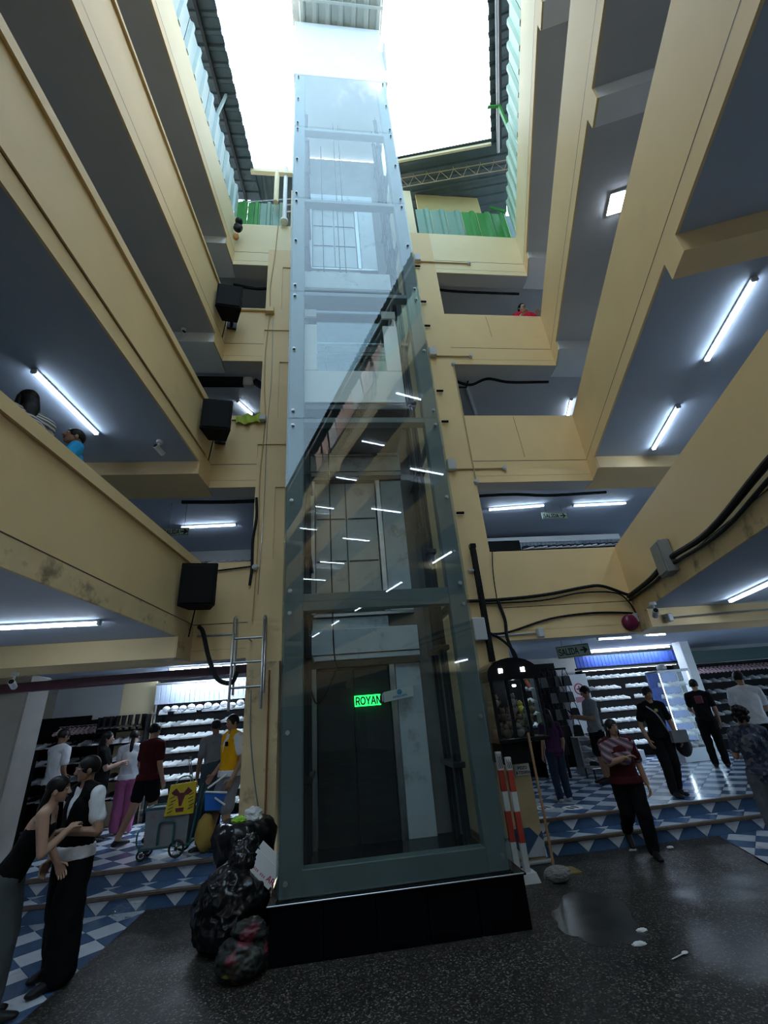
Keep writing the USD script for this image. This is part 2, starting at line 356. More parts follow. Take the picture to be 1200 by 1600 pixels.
for a, b in STEPS:
    for y, z0, z1 in ((6.668, 0, .15), (7.0, .172, .318)):
        for r, m in riser(a, b, y, z0, z1): obj('riser_tile', m, TILECOL[r], upper)
    obj('nosing', [cbox(a, b, 6.625, 6.676, .130, .174, .01)], 'terrazzo_edge_and_shade', upper)
    obj('nosing', [cbox(a, b, 6.945, 7.006, .300, .346, .01)], 'terrazzo_edge_and_shade', upper)
tl = []
d_ = T*math.sqrt(2)
for a, b in STEPS:
    for dist, c, m in lattice(0, 6.672, PI/4, Polygon([(a, 6.672), (b, 6.672), (b, 6.99), (a, 6.99)]), .170): obj('tile', m, TILECOL[c], upper)
near = lattice(0, 7.0, PI/4, Polygon([(-5.5, 7.0), (9.5, 7.0), (9.5, 10.2), (-5.5, 10.2)]).difference(Polygon([(-1.3, 6.9), (-1.3, 7.4), (2.65, 7.4), (2.65, 6.9)])), .34)
near.sort(key=lambda r: r[0])
for dist, c, m in near[:210]: obj('tile', m, TILECOL[c], upper)
far = [[r[2] for r in near[210:] if r[1] == q] for q in (0, 1)]
obj('far_blue_tiles', far[0], 'tile_blue', upper, kind='stuff'); obj('far_white_tiles', far[1], 'tile_white', upper, kind='stuff')
obj('far_checks', box(-8.5, 16, 10.2, 13.0, .318, .338), 'far_tiles', upper)

# ================================================================== THE GLASS LIFT
lift = thing('glass_lift', 'tall glass lift shaft on a black tiled plinth in the middle of the courtyard', 'lift shaft')
GX0, GX1, GY = -.565, 1.575, 4.92
SEAM = [.40, 3.03, 5.59, 8.15, 10.71, 13.26, 15.57]
obj('plinth_core', box(-.59, 1.635, 4.90, 6.62, 0, .37), 'black', lift)
w5 = 2.28/5
for i in range(5):
    obj('plinth_tile', cbox(-.62+i*w5+.003, -.62+(i+1)*w5-.003, 4.865, 4.9, 0, .385, .004), 'black_tile', lift)
for s, x in ((0, -.62), (1, 1.635)):
    for j in range(4): obj('plinth_tile', cbox(x, x+.025, 4.9+j*.43+.003, 4.9+(j+1)*.43-.003, 0, .385, .004), 'black_tile', lift)
obj('plinth_cap', cbox(-.64, 1.68, 4.85, 6.62, .385, .40, .004), 'black_tile', lift)
obj('sill_trim', cbox(-.64, 1.66, 4.846, 4.862, .392, .404, .003), 'steel', lift)
fr = sub('steel_frame', lift)
P0, P1 = 4.955, 5.10
for x0, x1 in ((GX0+.01, GX0+.22), (GX1-.22, GX1-.01)):
    obj('post', cbox(x0, x1, P0, P1, .40, 15.5, .01), 'steel_green', fr)
for x0, x1 in ((GX0+.01, GX0+.14), (GX1-.14, GX1-.01)):
    obj('post', cbox(x0, x1, 6.40, 6.56, .40, 15.5, .01), 'steel_green', fr)
obj('rail', cbox(GX0+.21, GX1-.21, P0, P1, .40, .60, .008), 'steel_green', fr)
for z in SEAM[1:-1]:
    h = .10 if z < 4 else .045
    obj('rail', cbox(GX0+.21, GX1-.21, P0+.01, P1, z-h, z+h, .006), 'steel_green', fr)
    for x in (GX0+.02, GX1-.08): obj('side_rail', cbox(x, x+.06, P1, 6.42, z-.05, z+.05, .006), 'steel_green', fr)
for i in range(6):
    z0, z1 = SEAM[i]+.006, SEAM[i+1]-.006
    pn = obj('glass_pane', box(GX0, GX1, GY, GY+.012, z0, z1), 'shaft_glass', lift)
    for x, sx in ((GX0-.012, 0), (GX1, 1)):
        obj('side_pane', box(x, x+.012, GY+.02, 6.56, z0, z1), 'shaft_glass', lift)
    for x in (GX0+.075, GX1-.075):
        for z in (z0+.12, (z0+z1)/2, z1-.12):
            obj('glass_bolt', [cyl((x, GY-.012, z), .022, .024, 'y', 14), cyl((x, GY-.028, z), .013, .01, 'y', 10)], 'steel', lift)
# machine room box and its corrugated roof over the shaft
obj('head_box', [cbox(GX0-.04, GX1+.05, 4.92, 6.6, 15.575, 18.5, .01)], 'white_paint', lift)
rf = sub('head_roof', lift)
for i in range(7):
    m = corrugated(.345, 2.55, .345, .05); m.apply_transform(rotx(PI/2)); m.apply_translation([-.66+i*.335, 6.9, 18.62])
    obj('roof_sheet', m, 'roof_pale', rf)
obj('roof_bracket', hull([(1.62, 4.93, 17.2), (1.66, 4.93, 17.2), (1.62, 4.93, 16.2), (1.66, 4.93, 16.2), (1.62, 4.75, 17.2), (1.66, 4.75, 17.2)]), 'grey_box', rf)
obj('roof_purlin', [box(-.68, 1.70, y, y+.05, 18.5, 18.56) for y in (4.5, 5.0, 6.0)], 'roof_pale', rf)
# landing doors on the back of the shaft, lintels, painted jamb panels
dy = 6.50
for k, (z0, z1) in enumerate(((.30, 2.42), (3.30, 5.42), (6.05, 8.17), (8.87, 10.99), (11.0, 13.1))):
    if k == 3: continue
    d = sub('landing_door', lift)
    for x0, x1 in ((-.26, .235), (.245, .74)):
        obj('door_leaf', cbox(x0, x1, dy, dy+.04, z0, z1, .005), 'door_steel' if k else 'steel_dark', d)
        for zz in (z0+.72, z0+1.45): obj('door_rib', box(x0+.02, x1-.02, dy-.012, dy, zz, zz+.02), 'steel_dark', d)
    obj('door_jamb', [cbox(-.35, -.27, dy-.06, dy+.05, z0-.1, z1+.08), cbox(.75, .83, dy-.06, dy+.05, z0-.1, z1+.08)], 'steel', d)
    obj('door_track', cbox(-.40, 1.20, dy-.08, dy+.05, z1+.03, z1+.11), 'steel_dark', d)
    obj('jamb_panel', cbox(.84, 1.20, dy-.02, dy+.06, z0-.08, z1+.12), 'shaft_paint', d)
    obj('door_sill', cbox(-.30, 1.20, dy-.05, dy+.05, z0-.14, z0-.09), 'steel', d)
    obj('apron', cbox(-.32, .80, dy-.01, dy+.05, z0-.55 if k else .10, z0-.15), 'shaft_paint' if k else 'steel_dark', d)
    obj('lintel', [cbox(-.42, 1.22, dy-.05, dy+.05, z1+.13, z1+.56)], 'shaft_paint', d)
    obj('lintel_line', box(-.42, 1.22, dy-.056, dy-.05, z1+.2, z1+.215), 'steel_dark', d)
gd = sub('guide_rails', lift)
for x in (-.40, 1.30):
    for y in (5.55, 6.05):
        obj('guide_rail', [box(x, x+.09, y, y+.012, .45, 15.3), box(x+.04, x+.05, y-.05, y, .45, 15.3)], 'steel_dark', gd)
    for z in np.arange(1.2, 15, 1.28): obj('rail_bracket', cbox(x-.02, x+.12, 5.5, 6.2, z, z+.06), 'steel_dark', gd)
obj('counterweight', cbox(1.24, 1.40, 5.62, 6.0, 2.5, 4.2, .01), 'steel_dark', lift)
for x, y in ((-.02, 6.2), (.30, 5.7), (.42, 5.72), (1.28, 5.8)):
    obj('hoist_cable', bar((x, y, 5.0 if x < .2 else 8.9), (x, y, 15.3), .009, 6), 'cable', lift)
obj('hanging_cable', tube([(-.02, 6.2, 5.0), (-.02, 6.2, 2.8), (-.0, 6.2, 2.4), (-.25, 6.25, 2.0), (-.38, 6.3, 2.4)], .009, 6), 'cable', lift)
# car with a white cladding round its window
car = sub('lift_car', lift)
cy0, cy1 = 5.22, 6.42
obj('car_floor', cbox(-.40, 1.18, cy0, cy1, 5.98, 6.12), 'steel_dark', car)
obj('front_panel', cbox(-.40, 1.18, cy0, cy0+.04, 6.06, 6.74, .006), 'white_paint', car)
for x0, x1 in ((-.40, -.16), (.94, 1.18)):
    obj('front_panel', cbox(x0, x1, cy0, cy0+.04, 6.745, 7.74, .006), 'white_paint', car)
    obj('front_panel', cbox(x0, x1, cy0, cy0+.04, 7.92, 8.09, .006), 'white_paint', car)
obj('car_window', box(-.16, .94, cy0+.01, cy0+.02, 6.74, 8.08), 'shaft_glass', car)
for x in (-.40, 1.15): obj('car_side', box(x, x+.03, cy0+.04, cy1, 6.1, 8.1), 'white_paint', car)
obj('handrail', cyl((.39, cy0+.12, 7.42), .03, 1.2, 'x'), 'steel', car)
obj('car_roof', cbox(-.40, 1.18, cy0, cy1, 8.58, 8.64), 'steel_green', car)
obj('car_fascia', cbox(-.38, 1.17, cy0, cy0+.04, 8.62, 9.05, .006), 'shaft_paint', car)
# stickers on the inside of the shaft
st = sub('sticker', lift)
obj('sticker_sheet', hull([(x, y, z) for y in (6.386, 6.39) for x, z in ((.64, 1.955), (.64, 2.085), (1.055, 2.01), (1.055, 2.145))]), 'paper', st)
obj('printed_roundel', cyl((.86, 6.384, 2.075), .035, .004, 'y', 20), mat('print_blue', (.10, .35, .6), .5), st)
for i in range(8): obj('printed_mark', box(.77+i*.025, .77+i*.025+.014, 6.382, 6.386, 2.0+i*.003, 2.025+i*.003), 'print_blue', st)
ls = sub('mirrored_sign', lift)  # stands in for a sign opposite, mirrored in the glass
obj('sign_panel', box(.24, .60, 6.40, 6.415, 1.93, 2.07), emit('led_green', (.02, .75, .12), 1.3), ls)
obj('lettering', xf(meshkit.text_mesh('ROYAN', .095, .004, True), trs(.25, 6.40, 1.952) @ rotx(PI/2) @ np.diag([.78, 1, 1, 1])), 'ink', ls)
obj('sign_end', box(.60, .70, 6.40, 6.415, 1.95, 2.09), 'maroon', ls); obj('sign_stroke', [box(.615, .635, 6.395, 6.40, 1.97, 2.08), box(.615, .68, 6.395, 6.40, 2.06, 2.08)], 'paper', ls)

# ================================================================== ROOFS AND GREEN SHEETING ROUND THE TOP
def placed(m, ex, ey, ez, o):
    M = np.eye(4); M[:3, 0], M[:3, 1], M[:3, 2], M[:3, 3] = ex, ey, ez, o; return xf(m, M)
def unit(v): v = np.array(v, float); return v/np.linalg.norm(v)
EL_D, EL_O = ML[:3, 0], ML[:3, 1]; ER_D, ER_O = MR[:3, 0], MR[:3, 1]
Z3 = np.array([0, 0, 1.])
roofs = []
for nm, pf, eD, eO, o_eave, z_e, d0, lab in (('eave_roof', pl, EL_D, EL_O, .33, 14.6, -.6, 'dark teal corrugated roof sheets over the speaker-side galleries'), ('eave_roof', pr, ER_D, ER_O, .17, 14.9, .95, 'dark corrugated roof sheets with a pipe under their eave, above the green-edged gallery')):
    t = thing(nm, lab, 'roof')
    ez = unit(-eO*7+Z3*1.0); n = int((30-d0)/1.0)
    for i in range(n):
        obj('roof_sheet', placed(corrugated(1.02, 6.6, .255, .045), eD, unit(np.cross(ez, eD)), ez, pf(d0+i, o_eave, z_e)), 'roof_dark', t)
    for o in (-.05, -1.6, -3.2): obj('purlin', beam(pf(d0, o, z_e-.08+(o_eave-o)/7), pf(29, o, z_e-.08+(o_eave-o)/7), .06, .1), 'steel_dark', t)
    roofs.append(t)
obj('eave_pipe', tube([pr(.9, .02, 14.78), pr(29, .02, 14.78)], .04, 10, curve=False), 'grey_box', roofs[1])
t = thing('cross_roof', 'dark corrugated roof sheets with a pale edge strip behind the lift head', 'roof')
EA, EB = pr(1.46, 2.9, 15.02), pr(1.06, -.5, 15.02); ex_ = unit(EB-EA); bk = unit(np.cross(Z3, ex_)*1.0); bk = bk if bk[1] > 0 else -bk
for i in range(5):      # ribs run along the eave
    ez = ex_; exx = unit(bk*5+Z3*.25)
    obj('roof_sheet', placed(corrugated(1.02, 3.4, .255, .045), exx, np.cross(ez, exx), ez, EA+exx*i*1.0), 'roof_dark', t)
obj('edge_strip', beam(pr(1.40, 2.9, 14.95), pr(1.05, .12, 14.95), .05, .09), 'cream_pale', t)
t = thing('roof_truss', 'rusty light lattice truss hung under the cross roof above the green sheets', 'truss')
A0, A1, B0, B1 = pr(.98, 2.6, 15.0), pr(.55, -.6, 15.0), pr(1.0, 2.6, 14.55), pr(.57, -.6, 14.55)
A0, A1, B0, B1 = [p+np.array([0, 0, -.12]) for p in (A0, A1, B0, B1)]
for a, b in ((A0, A1), (B0, B1)): obj('chord', bar(a, b, .012, 8), 'truss_paint', t)
for i in range(9):
    u = i/9; a = A0+(A1-A0)*u; b = B0+(B1-B0)*(u+.055); c = A0+(A1-A0)*(u+.11)
    obj('web', bar(a, b, .006, 6), 'truss_paint', t); obj('web', bar(b, c, .006, 6), 'truss_paint', t); obj('stub', bar(a, a+[0, 0, .2], .007, 6), 'truss_paint', t)
obj('yellow_hoarding', cbox(2.60, 4.42, 7.05, 7.11, 13.2, 15.05, .01), mat('hoarding', (.62, .53, .24), .6, .06, 2), tag(thing('hoarding', 'plain yellow board standing behind the green sheets under the cross roof', 'board')))
obj('roof_backing', [box(-2.4, -.62, 8.6, 8.7, 12.6, 16), box(2.3, 9, 8.6, 8.7, 12.6, 17)], 'roof_dark', tag(thing('roof_backing', 'dark sheet wall closing the roof space behind the yellow board', 'wall')))
t = thing('cross_roof', 'grey roof edge over the small gap between the lift and the teal roof', 'roof')
obj('edge_strip', cbox(-1.80, -.75, 6.45, 6.55, 14.5, 14.62), 'cream_pale', t)
obj('roof_sheet', placed(corrugated(1.3, 2.2, .255, .045), np.array([1., 0, 0]), np.array([0, -.1, 1.]), np.array([0, 1., .1]), (-1.95, 6.5, 14.62)), 'roof_dark', t)
for z in (13.9, 14.2, 14.45): obj('tie_bar', bar((-2.2, 7.2, z), (-.7, 7.0, z-.04), .016, 6), 'steel', t)
for x in (-1.6, -1.2): obj('tie_post', bar((x, 7.15, 13.6), (x, 7.15, 14.6), .012, 6), 'steel', t)
obj('roof_post', cyl((-1.14, 6.5, 13.95), .06, 1.3), 'cream_pale', t)
t = thing('downpipe', 'pale vertical pipe beside the lift above the cream wall', 'pipe')
obj('pipe', cyl((-.93, 6.55, 13.75), .05, 2.3), 'white_paint', t); obj('pipe_collar', cyl((-.93, 6.55, 12.66), .09, .08), 'white_paint', t)

def sheets(label, pf, eD, eO, spans, z0, h, M_):
    t = thing('sheet_balustrade', label, 'balustrade')
    for d0, w in spans:
        obj('rib_sheet', placed(corrugated(w, h, w/3, .045), eD, -eO, Z3, pf(d0, -.03, z0)), M_, t)
    return t
sheets('pale translucent ribbed sheets along the gallery top beneath the teal roof', pl, EL_D, EL_O, [(.0+1.02*i, 1.0) for i in range(29)], 12.62, 1.08, 'pale_glare_sheet')
sheets('dusty glare-paled ribbed green sheets along the top of the gallery opposite the speakers', pr, ER_D, ER_O, [(.0+1.02*i, 1.0) for i in range(9)], 12.62, 1.15, 'pale_green_glare')
EX = np.array([1., 0, 0]); EYn = np.array([0, 1., 0])
t = thing('sheet_balustrade', 'bright green ribbed sheets on the back wall under the rusty truss', 'balustrade')
for i in range(6): obj('rib_sheet', placed(corrugated(.40, 1.12, .40, .045), EX, EYn, Z3, (2.40+.415*i, YB+.08, 12.62)), 'green_dusty' if i < 3 else 'green_sheet', t)
t = thing('sheet_balustrade', 'short run of green ribbed sheets beside the pale downpipe', 'balustrade')
for i in range(4): obj('rib_sheet', placed(corrugated(.29, 1.0, .29, .045), EX, EYn, Z3, (-2.14+.30*i, YB+.08, 12.62)), 'green_dusty' if i > 1 else 'green_sheet', t)
t = thing('sheet_brace', 'green bent steel brace rising from the ribbed sheets to the eave', 'brace')
obj('brace_bar', beam(pr(1.9, -.02, 13.7), pr(1.9, .0, 14.75), .06, .06), 'green_sheet', t); obj('brace_arm', beam(pr(1.9, .0, 14.72), pr(1.92, .25, 14.8), .05, .05), 'green_sheet', t)
t = thing('sheet_brace', 'short green brace in the corner of the bright green sheets', 'brace')
obj('brace_bar', beam((4.83, 6.62, 13.7), (4.62, 6.9, 14.35), .06, .06), 'green_sheet', t)
t = thing('sheet_brace', 'thin green upright between the pale sheets and the teal roof', 'brace')
obj('brace_bar', beam(pl(1.6, -.05, 13.6), pl(1.6, .1, 14.6), .05, .05), 'pale_glare_sheet', t)

# far end of the courtyard behind the viewer, seen in the lift's glass
t = thing('railing', 'dark vertical-bar railing hung with pink cloths on the upper gallery, mirrored in the lift glass', 'railing')
for i in range(70): obj('railing_bar', bar(pr(9.36+i*.14, -.06, 12.08), pr(9.36+i*.14, -.06, 12.84), .016, 6), 'cream_pale', t)
obj('top_rail', beam(pr(9.3, -.06, 12.86), pr(19.2, -.06, 12.86), .05, .05), 'steel_dark', t)
mat('cloth_pink', (.72, .50, .42), .8, .1, 3); mat('cloth_white', (.70, .68, .68), .8, .08, 3)
for i in range(9):
    d0 = 7.6+i*1.0; n = 14; V = []
    for j in range(n+1):
        for q in range(7):
            V.append(pr(d0+.86*j/n, .03+.06*math.sin(j*1.7+i)*(.3+q/6)-.02*q, 13.95-.95*q/6-.07*math.sin(j/n*PI)))
    Fq = [[j*7+q, j*7+q+1, (j+1)*7+q+1, (j+1)*7+q] for j in range(n) for q in range(6)]
    m = trimesh.Trimesh(*meshkit.arrays((np.array(V), np.array(Fq)))[:2], process=False)
    m2 = m.copy(); m2.vertices += ER_O*.006; m2.invert()
    tag(obj('hung_cloth', [m, m2], 'cloth_pink' if i % 3 else 'cloth_white', smooth=True), '%s thin cloth from the lift along the bar railing mirrored in the glass' % ('first', 'second', 'third', 'fourth', 'fifth', 'sixth', 'seventh', 'eighth', 'ninth')[i], 'cloth', 'cloths above the bar railing')
t = thing('wall_front', 'far street-end wall of the courtyard behind the viewer', kind='structure')
obj('street_wall', box(-7, 2, -21.3, -21, 0, 11), 'grey_wall', t)
obj('shutter', [cbox(-4.2, -1.6, -20.98, -20.9, .0+i*.12, .11+i*.12, .01) for i in range(24)], 'steel_dark', t)

# ================================================================== LIGHTS
def tube_light(x, y, z, ang, label, L=1.2, group=None, strength='tube_glow'):
    t = thing('tube_light', label, 'light', (x, y, z), ang, group)
    obj('housing', cbox(-L/2-.02, L/2+.02, -.035, .035, -.022, 0, .004), 'white_paint', t)
    obj('diffuser', cbox(-L/2, L/2, -.024, .024, -.055, -.022, .008), strength, t)
    for s in (-1, 1): obj('end_cap', cbox(s*(L/2+.012)-.014, s*(L/2+.012)+.014, -.03, .03, -.058, 0, .003), 'grey_box', t)
    return t
LD = PI/2-AL; RD = PI/2-AR
tube_light(-3.29, 4.77, 5.70, LD, 'lit tube under the first-floor ceiling above the two people leaning on the parapet')
tube_light(-3.12, 4.97, 2.96, .03, 'lit tube under the ground-floor ceiling near the fallen tile strip and stone pillar', 1.2)
tube_light(4.72, 3.25, 5.70, RD, 'longer-looking lit tube under the blue ceiling, nearer the street')
tube_light(5.45, 5.33, 5.70, RD, 'lit tube under the blue ceiling close to the back beam')
tube_light(5.57, 5.2, 2.96, RD, 'lit tube under the ground ceiling beyond the junction box and cables')
tube_light(4.00, 8.15, 5.70, -.12, 'lit tube behind the back opening, left of the hanging SALIDA sign'.replace('left of', 'before'))
tube_light(5.92, 8.1, 5.70, -.05, 'lit tube behind the back opening, past the hanging SALIDA sign')
tube_light(-2.56, 8.65, 5.70, -.05, 'lit tube behind the small opening by the half-hidden SALIDA sign', 1.1)
tube_light(-1.93, 8.33, 8.53, 1.1, 'short lit tube seen over the yellow-green cloth', .5)
tube_light(6.1, 8.32, 8.53, RD, 'lit tube end showing beside the third-floor gallery corner', .7)
tube_light(6.0, 9.1, 2.96, .1, 'lit tube on the shop ceiling above the blue slatted awning', .8)
tube_light(6.85, 8.95, 2.96, .1, 'second short lit tube beside the red alarm bell', .5)
tube_light(-2.6, 9.3, 2.96, .05, 'lit tube shining on the pale slatted awning over white shoes', 1.2)
tube_light(-4.2, 8.0, 2.96, .05, 'small lit tube half hidden above the maroon beam', .5)
t = thing('panel_light', 'square lit ceiling lamp under the third gallery', 'light', (4.39, 3.52, 8.53), RD)
obj('frame', cbox(-.17, .17, -.12, .12, -.03, 0), 'white_paint', t); obj('diffuser', cbox(-.15, .15, -.10, .10, -.045, -.03, .004), 'lamp_glow', t)
NTH = ('second', 'third', 'fourth', 'fifth', 'sixth')
for z, o, ang, nm in ((5.70, -1.0, RD, 'first'), (8.53, -.95, -AR, 'second'), (11.38, -.75, -AR, 'third')):
    for i, d in enumerate((8.3, 11.2, 14.1, 17.1, 19.9)):
        p = pr(d, o, z); tube_light(p[0], p[1], z, ang, '%s mirrored tube from the street wall, counted back, under the %s gallery behind the viewer' % (NTH[i], nm), group='tubes mirrored in the glass')
p = pr(8.7, -1.3, 2.96); tube_light(p[0], p[1], 2.96, RD, 'mirrored tube under the ground ceiling behind the viewer')
for i, d in enumerate((9, 13.2)):
    p = pl(d, -1.4, 2.96); tube_light(p[0], p[1], 2.96, LD, 'lit ground tube on the speaker side behind the viewer, %s' % ('nearer', 'further back')[i])
# wall band of the gallery walls behind the viewer, at the street end

# ================================================================== WALL FITTINGS
# loudspeakers on brackets in the corner
mat('speaker_black', (.008, .008, .009), .7, .15, 20, spec=.15, bump=.2, bscale=300)
for z, lab in ((3.60, 'lowest of the three black loudspeakers, beside the first-floor parapet corner'), (6.45, 'middle of the three black loudspeakers, beside the yellow-green cloth'), (9.24, 'topmost of the three black loudspeakers, sun-greyed in the upper corner')):
    t = thing('loudspeaker', lab, 'loudspeaker', (-1.84, 6.08, z), math.radians(8))
    P = [(x*w, y, zz) for zz in (-.29, .29) for x in (-1, 1) for w, y in ((.24, -.17), (.15, .20))]
    body = hull([(x*w, y, zz*(1 if y < 0 else .93)) for zz in (-.29, .29) for x in (-1, 1) for w, y in ((.225, -.16), (.235, -.13), (.14, .22))])
    obj('cabinet', body, 'speaker_black', t)
    obj('grille', cbox(-.205, .205, -.178, -.16, -.27, .27, .012), 'speaker_black', t)
    obj('bracket', [cbox(-.03, .03, .2, .52, -.03, .03), cbox(-.09, .09, .50, .55, -.12, .12)], 'steel_dark', t)
    obj('lead', tube([(-.05, .15, -.27), (-.08, .2, -.45), (-.12, .3, -.62)], .009, 6), 'cable', t)
# cctv cameras
def cctv(x, y, z, rz, label, col='white_paint', hang=True):
    t = thing('security_camera', label, 'camera', (x, y, z), rz)
    obj('mount', [cyl((0, 0, -.02), .045, .04), cyl((0, 0, -.07), .014, .10)], col, t)
    obj('housing', xf(cyl((0, .02, 0), .038, .17, 'y', 18), trs(0, 0, -.14) @ rotx(-.3)), col, t)
    obj('lens', xf(cyl((0, -.068, 0), .030, .012, 'y', 16), trs(0, 0, -.14) @ rotx(-.3)), 'black_gloss', t)
cctv(-2.62, 6.10, 8.53, .6, 'white security camera with its cable on the beam under the third gallery')
cctv(-2.48, 5.60, 5.70, -.4, 'small security camera under the dark blue ceiling above the man in blue')
cctv(-4.25, 6.6, 2.69, .3, 'white security camera on the ground-floor beam near the stone pillar')
cctv(4.42, 5.62, 2.94, -.5, 'dark security camera under the ground ceiling by the junction box', 'grey_box')
# conduits and their boxes on the back wall
def conduit(label, pts, r=.016, m='conduit', cat='conduit', name='conduit', caps=(), curve=False, boxes=()):
    t = thing(name, label, cat)
    obj('pipe', tube(pts, r, 8, curve=curve), m, t)
    for c in caps: obj('round_cap', [cyl((c[0], c[1]-.01, c[2]), .045, .05, 'y', 16), cyl((c[0], c[1]-.04, c[2]), .03, .02, 'y', 16)], 'grey_box', t)
    for b in boxes: obj('junction_box', cbox(b[0]-b[3], b[0]+b[3], b[1]-.1, b[1], b[2]-b[4], b[2]+b[4], .012), b[5] if len(b) > 5 else 'grey_box', t)
    return t
W = YB-.02
for z, x1, lab in ((11.55, 3.46, 'uppermost grey box and short conduit by the lift top'), (8.55, 3.0, 'grey box and short conduit level with the third floor'), (5.80, 3.19, 'grey box with an open hole and its conduit under the second floor')):
    conduit(lab, [(2.25, W, z-.05), (x1, W, z-.05)], .016, 'conduit', caps=[(x1, W, z-.05)], boxes=[(2.19, YB, z+.02, .075, .11)])
conduit('long thin conduit running down the pier from the third floor to the second', [(2.60, W, 8.28), (2.605, W, 7.0), (2.61, W, 5.47)], .013, 'conduit', caps=[(2.60, W, 8.28), (2.61, W, 5.47)])
conduit('thin cable hanging on the pier above the long black cable', [(2.66, W, 4.18), (2.60, W, 3.75), (2.58, W, 3.32)], .008, 'cable', 'cable', 'cable', curve=True)
for k, (x, z0, z1) in enumerate(((3.56, 9.72, 9.1), (3.62, 6.93, 6.0))):
    conduit(('short hair crack wire on the parapet under the red-dressed woman', 'thin wire down the second-floor parapet')[k], [(x, W+.012, z0), (x+.02, W+.012, (z0+z1)/2), (x+.03, W+.012, z1)], .006, 'conduit', 'cable', 'cable')
conduit('pale wire and clip boxes running down the cream pier beside the lift', [(-1.08, W, 12.6), (-1.13, W, 11.4), (-1.19, W, 10.4), (-1.17, W, 9.67), (-1.22, W, 8.5), (-1.2, W, 7.6), (-1.16, W, 6.87), (-1.2, W, 5.6), (-1.18, W, 4.4), (-1.2, W, 3.2)], .010, 'conduit', 'cable', 'cable', curve=True, boxes=[(-1.17, YB, 9.67, .09, .07, 'cream'), (-1.20, YB, 6.87, .06, .06)])
conduit('second pale wire dangling down the pier to the ladder', [(-1.10, W, 9.5), (-1.08, W, 7.8), (-1.12, W, 6.6), (-1.11, W, 5.2), (-1.14, W, 3.6)], .006, 'steel', 'cable', 'cable', curve=True)
conduit('cream rail from the top loudspeaker to the pier', [(-1.9, W, 9.70), (-1.2, W, 9.70)], .03, 'cream')
conduit('thin rod from the middle loudspeaker to the pier', [(-1.75, W, 6.85), (-1.2, W, 6.87)], .012, 'cable')
conduit('black cable looping down the opening edge to a round white cap', [(-1.24, W, 5.25), (-1.22, W, 4.9), (-1.26, W, 4.5), (-1.25, W, 4.05), (-1.27, W, 3.75)], .022, 'cable', 'cable', 'cable', caps=[(-1.20, W, 4.03)], curve=True)
conduit('thin dark cable along the first-floor back parapet by the lowest loudspeaker', [(-1.8, W, 4.0), (-1.27, W, 4.05)], .012, 'cable', 'cable', 'cable')
t = thing('wall_cloth', 'yellow-green cloth draped on the rod beside the middle loudspeaker', 'cloth', (-1.46, W-.02, 6.86))
V = []
for j in range(13):
    for q in range(4): V.append((-.21+.43*j/12, -.03*math.sin(j*1.3)*(q+1)/4-.02, .06-.06*q-.03*math.sin(j*.9+q)+.05*(j/12)))
Fq = [[j*4+q, j*4+q+1, (j+1)*4+q+1, (j+1)*4+q] for j in range(12) for q in range(3)]
mm = trimesh.Trimesh(*meshkit.arrays((np.array(V), np.array(Fq)))[:2], process=False); m2 = mm.copy(); m2.vertices += [0, .012, 0]; m2.invert()
obj('cloth', [mm, m2], mat('lime_cloth', (.42, .55, .06), .8, .15, 9), t, smooth=True)
for z, lab in ((11.30, 'first of the small black stub pipes on the pier, by the topmost short conduit'), (10.1, 'black stub pipe on the pier below the topmost short conduit'), (9.35, 'black stub pipe level with the red-dressed woman'), (7.55, 'black stub pipe beside the second-floor opening'), (6.8, 'black stub pipe just above the second-floor parapet foot'), (4.86, 'black stub pipe above the long black trunking')):
    tag(obj('pipe_stub', xf(cyl((0, 0, 0), .022, .13, 'x', 10), trs(2.17+(.04 if z < 8 else 0), W-.02, z)), 'black'), lab, 'pipe')
t = thing('cable_trunking', 'long upright black trunking beside the lower lift shaft', 'trunking')
obj('trunk', cbox(2.28, 2.36, YB-.09, YB-.005, 2.40, 4.22, .006), 'black', t); obj('cap', cbox(2.27, 2.37, YB-.095, YB, 4.2, 4.27, .006), 'black_gloss', t)
obj('clip', cbox(2.18, 2.30, YB-.05, YB-.03, 3.80, 3.84), 'grey_box', t)
# cable runs of the first-floor band and the corner
for k, (pts, r) in enumerate((([(1.7, W-.02, 3.33), (2.6, W-.02, 3.32), (3.4, W-.02, 3.36), (4.1, W-.02, 3.45), (4.4, W-.03, 3.45), (4.75, W-.04, 3.30), (4.83, W-.06, 3.28)], .026),
     ([(2.3, W-.02, 3.27), (3.3, W-.02, 3.27), (4.0, W-.02, 3.36), (4.6, W-.02, 3.33), (4.78, W-.04, 3.15), (4.84, W-.05, 2.9)], .012),
     ([(2.2, W, 2.82), (2.5, W, 2.80), (2.75, W, 2.83), (3.4, W, 2.98), (4.1, W, 3.03), (4.72, W, 3.0), (4.82, W-.04, 2.95)], .016),
     ([(2.58, W-.02, 3.32), (2.64, W-.02, 3.0), (2.62, W-.02, 2.75), (2.66, W-.03, 2.5), (2.72, W-.03, 2.2)], .026),
     ([(2.3, W-.02, 2.85), (2.5, W-.04, 2.72), (2.66, W-.04, 2.55), (2.70, W-.05, 2.42)], .020))):
    conduit(('thick black cable across the first-floor band into the corner', 'thinner cable sagging below the thick black cable', 'rising dark cable from the grey box to the alarm bell', 'black cable dropping from the thick cable down to the orange hose', 'short slanting black cable beside the grey wall box')[k], pts, r, 'cable', 'cable', 'cable', curve=True)
conduit('grey wall box and short conduit to a small grey plug box', [(2.26, W, 2.76), (3.1, W, 2.78)], .014, 'grey_box', boxes=[(2.2, YB, 2.88, .10, .17), (3.16, YB, 2.77, .05, .07)])
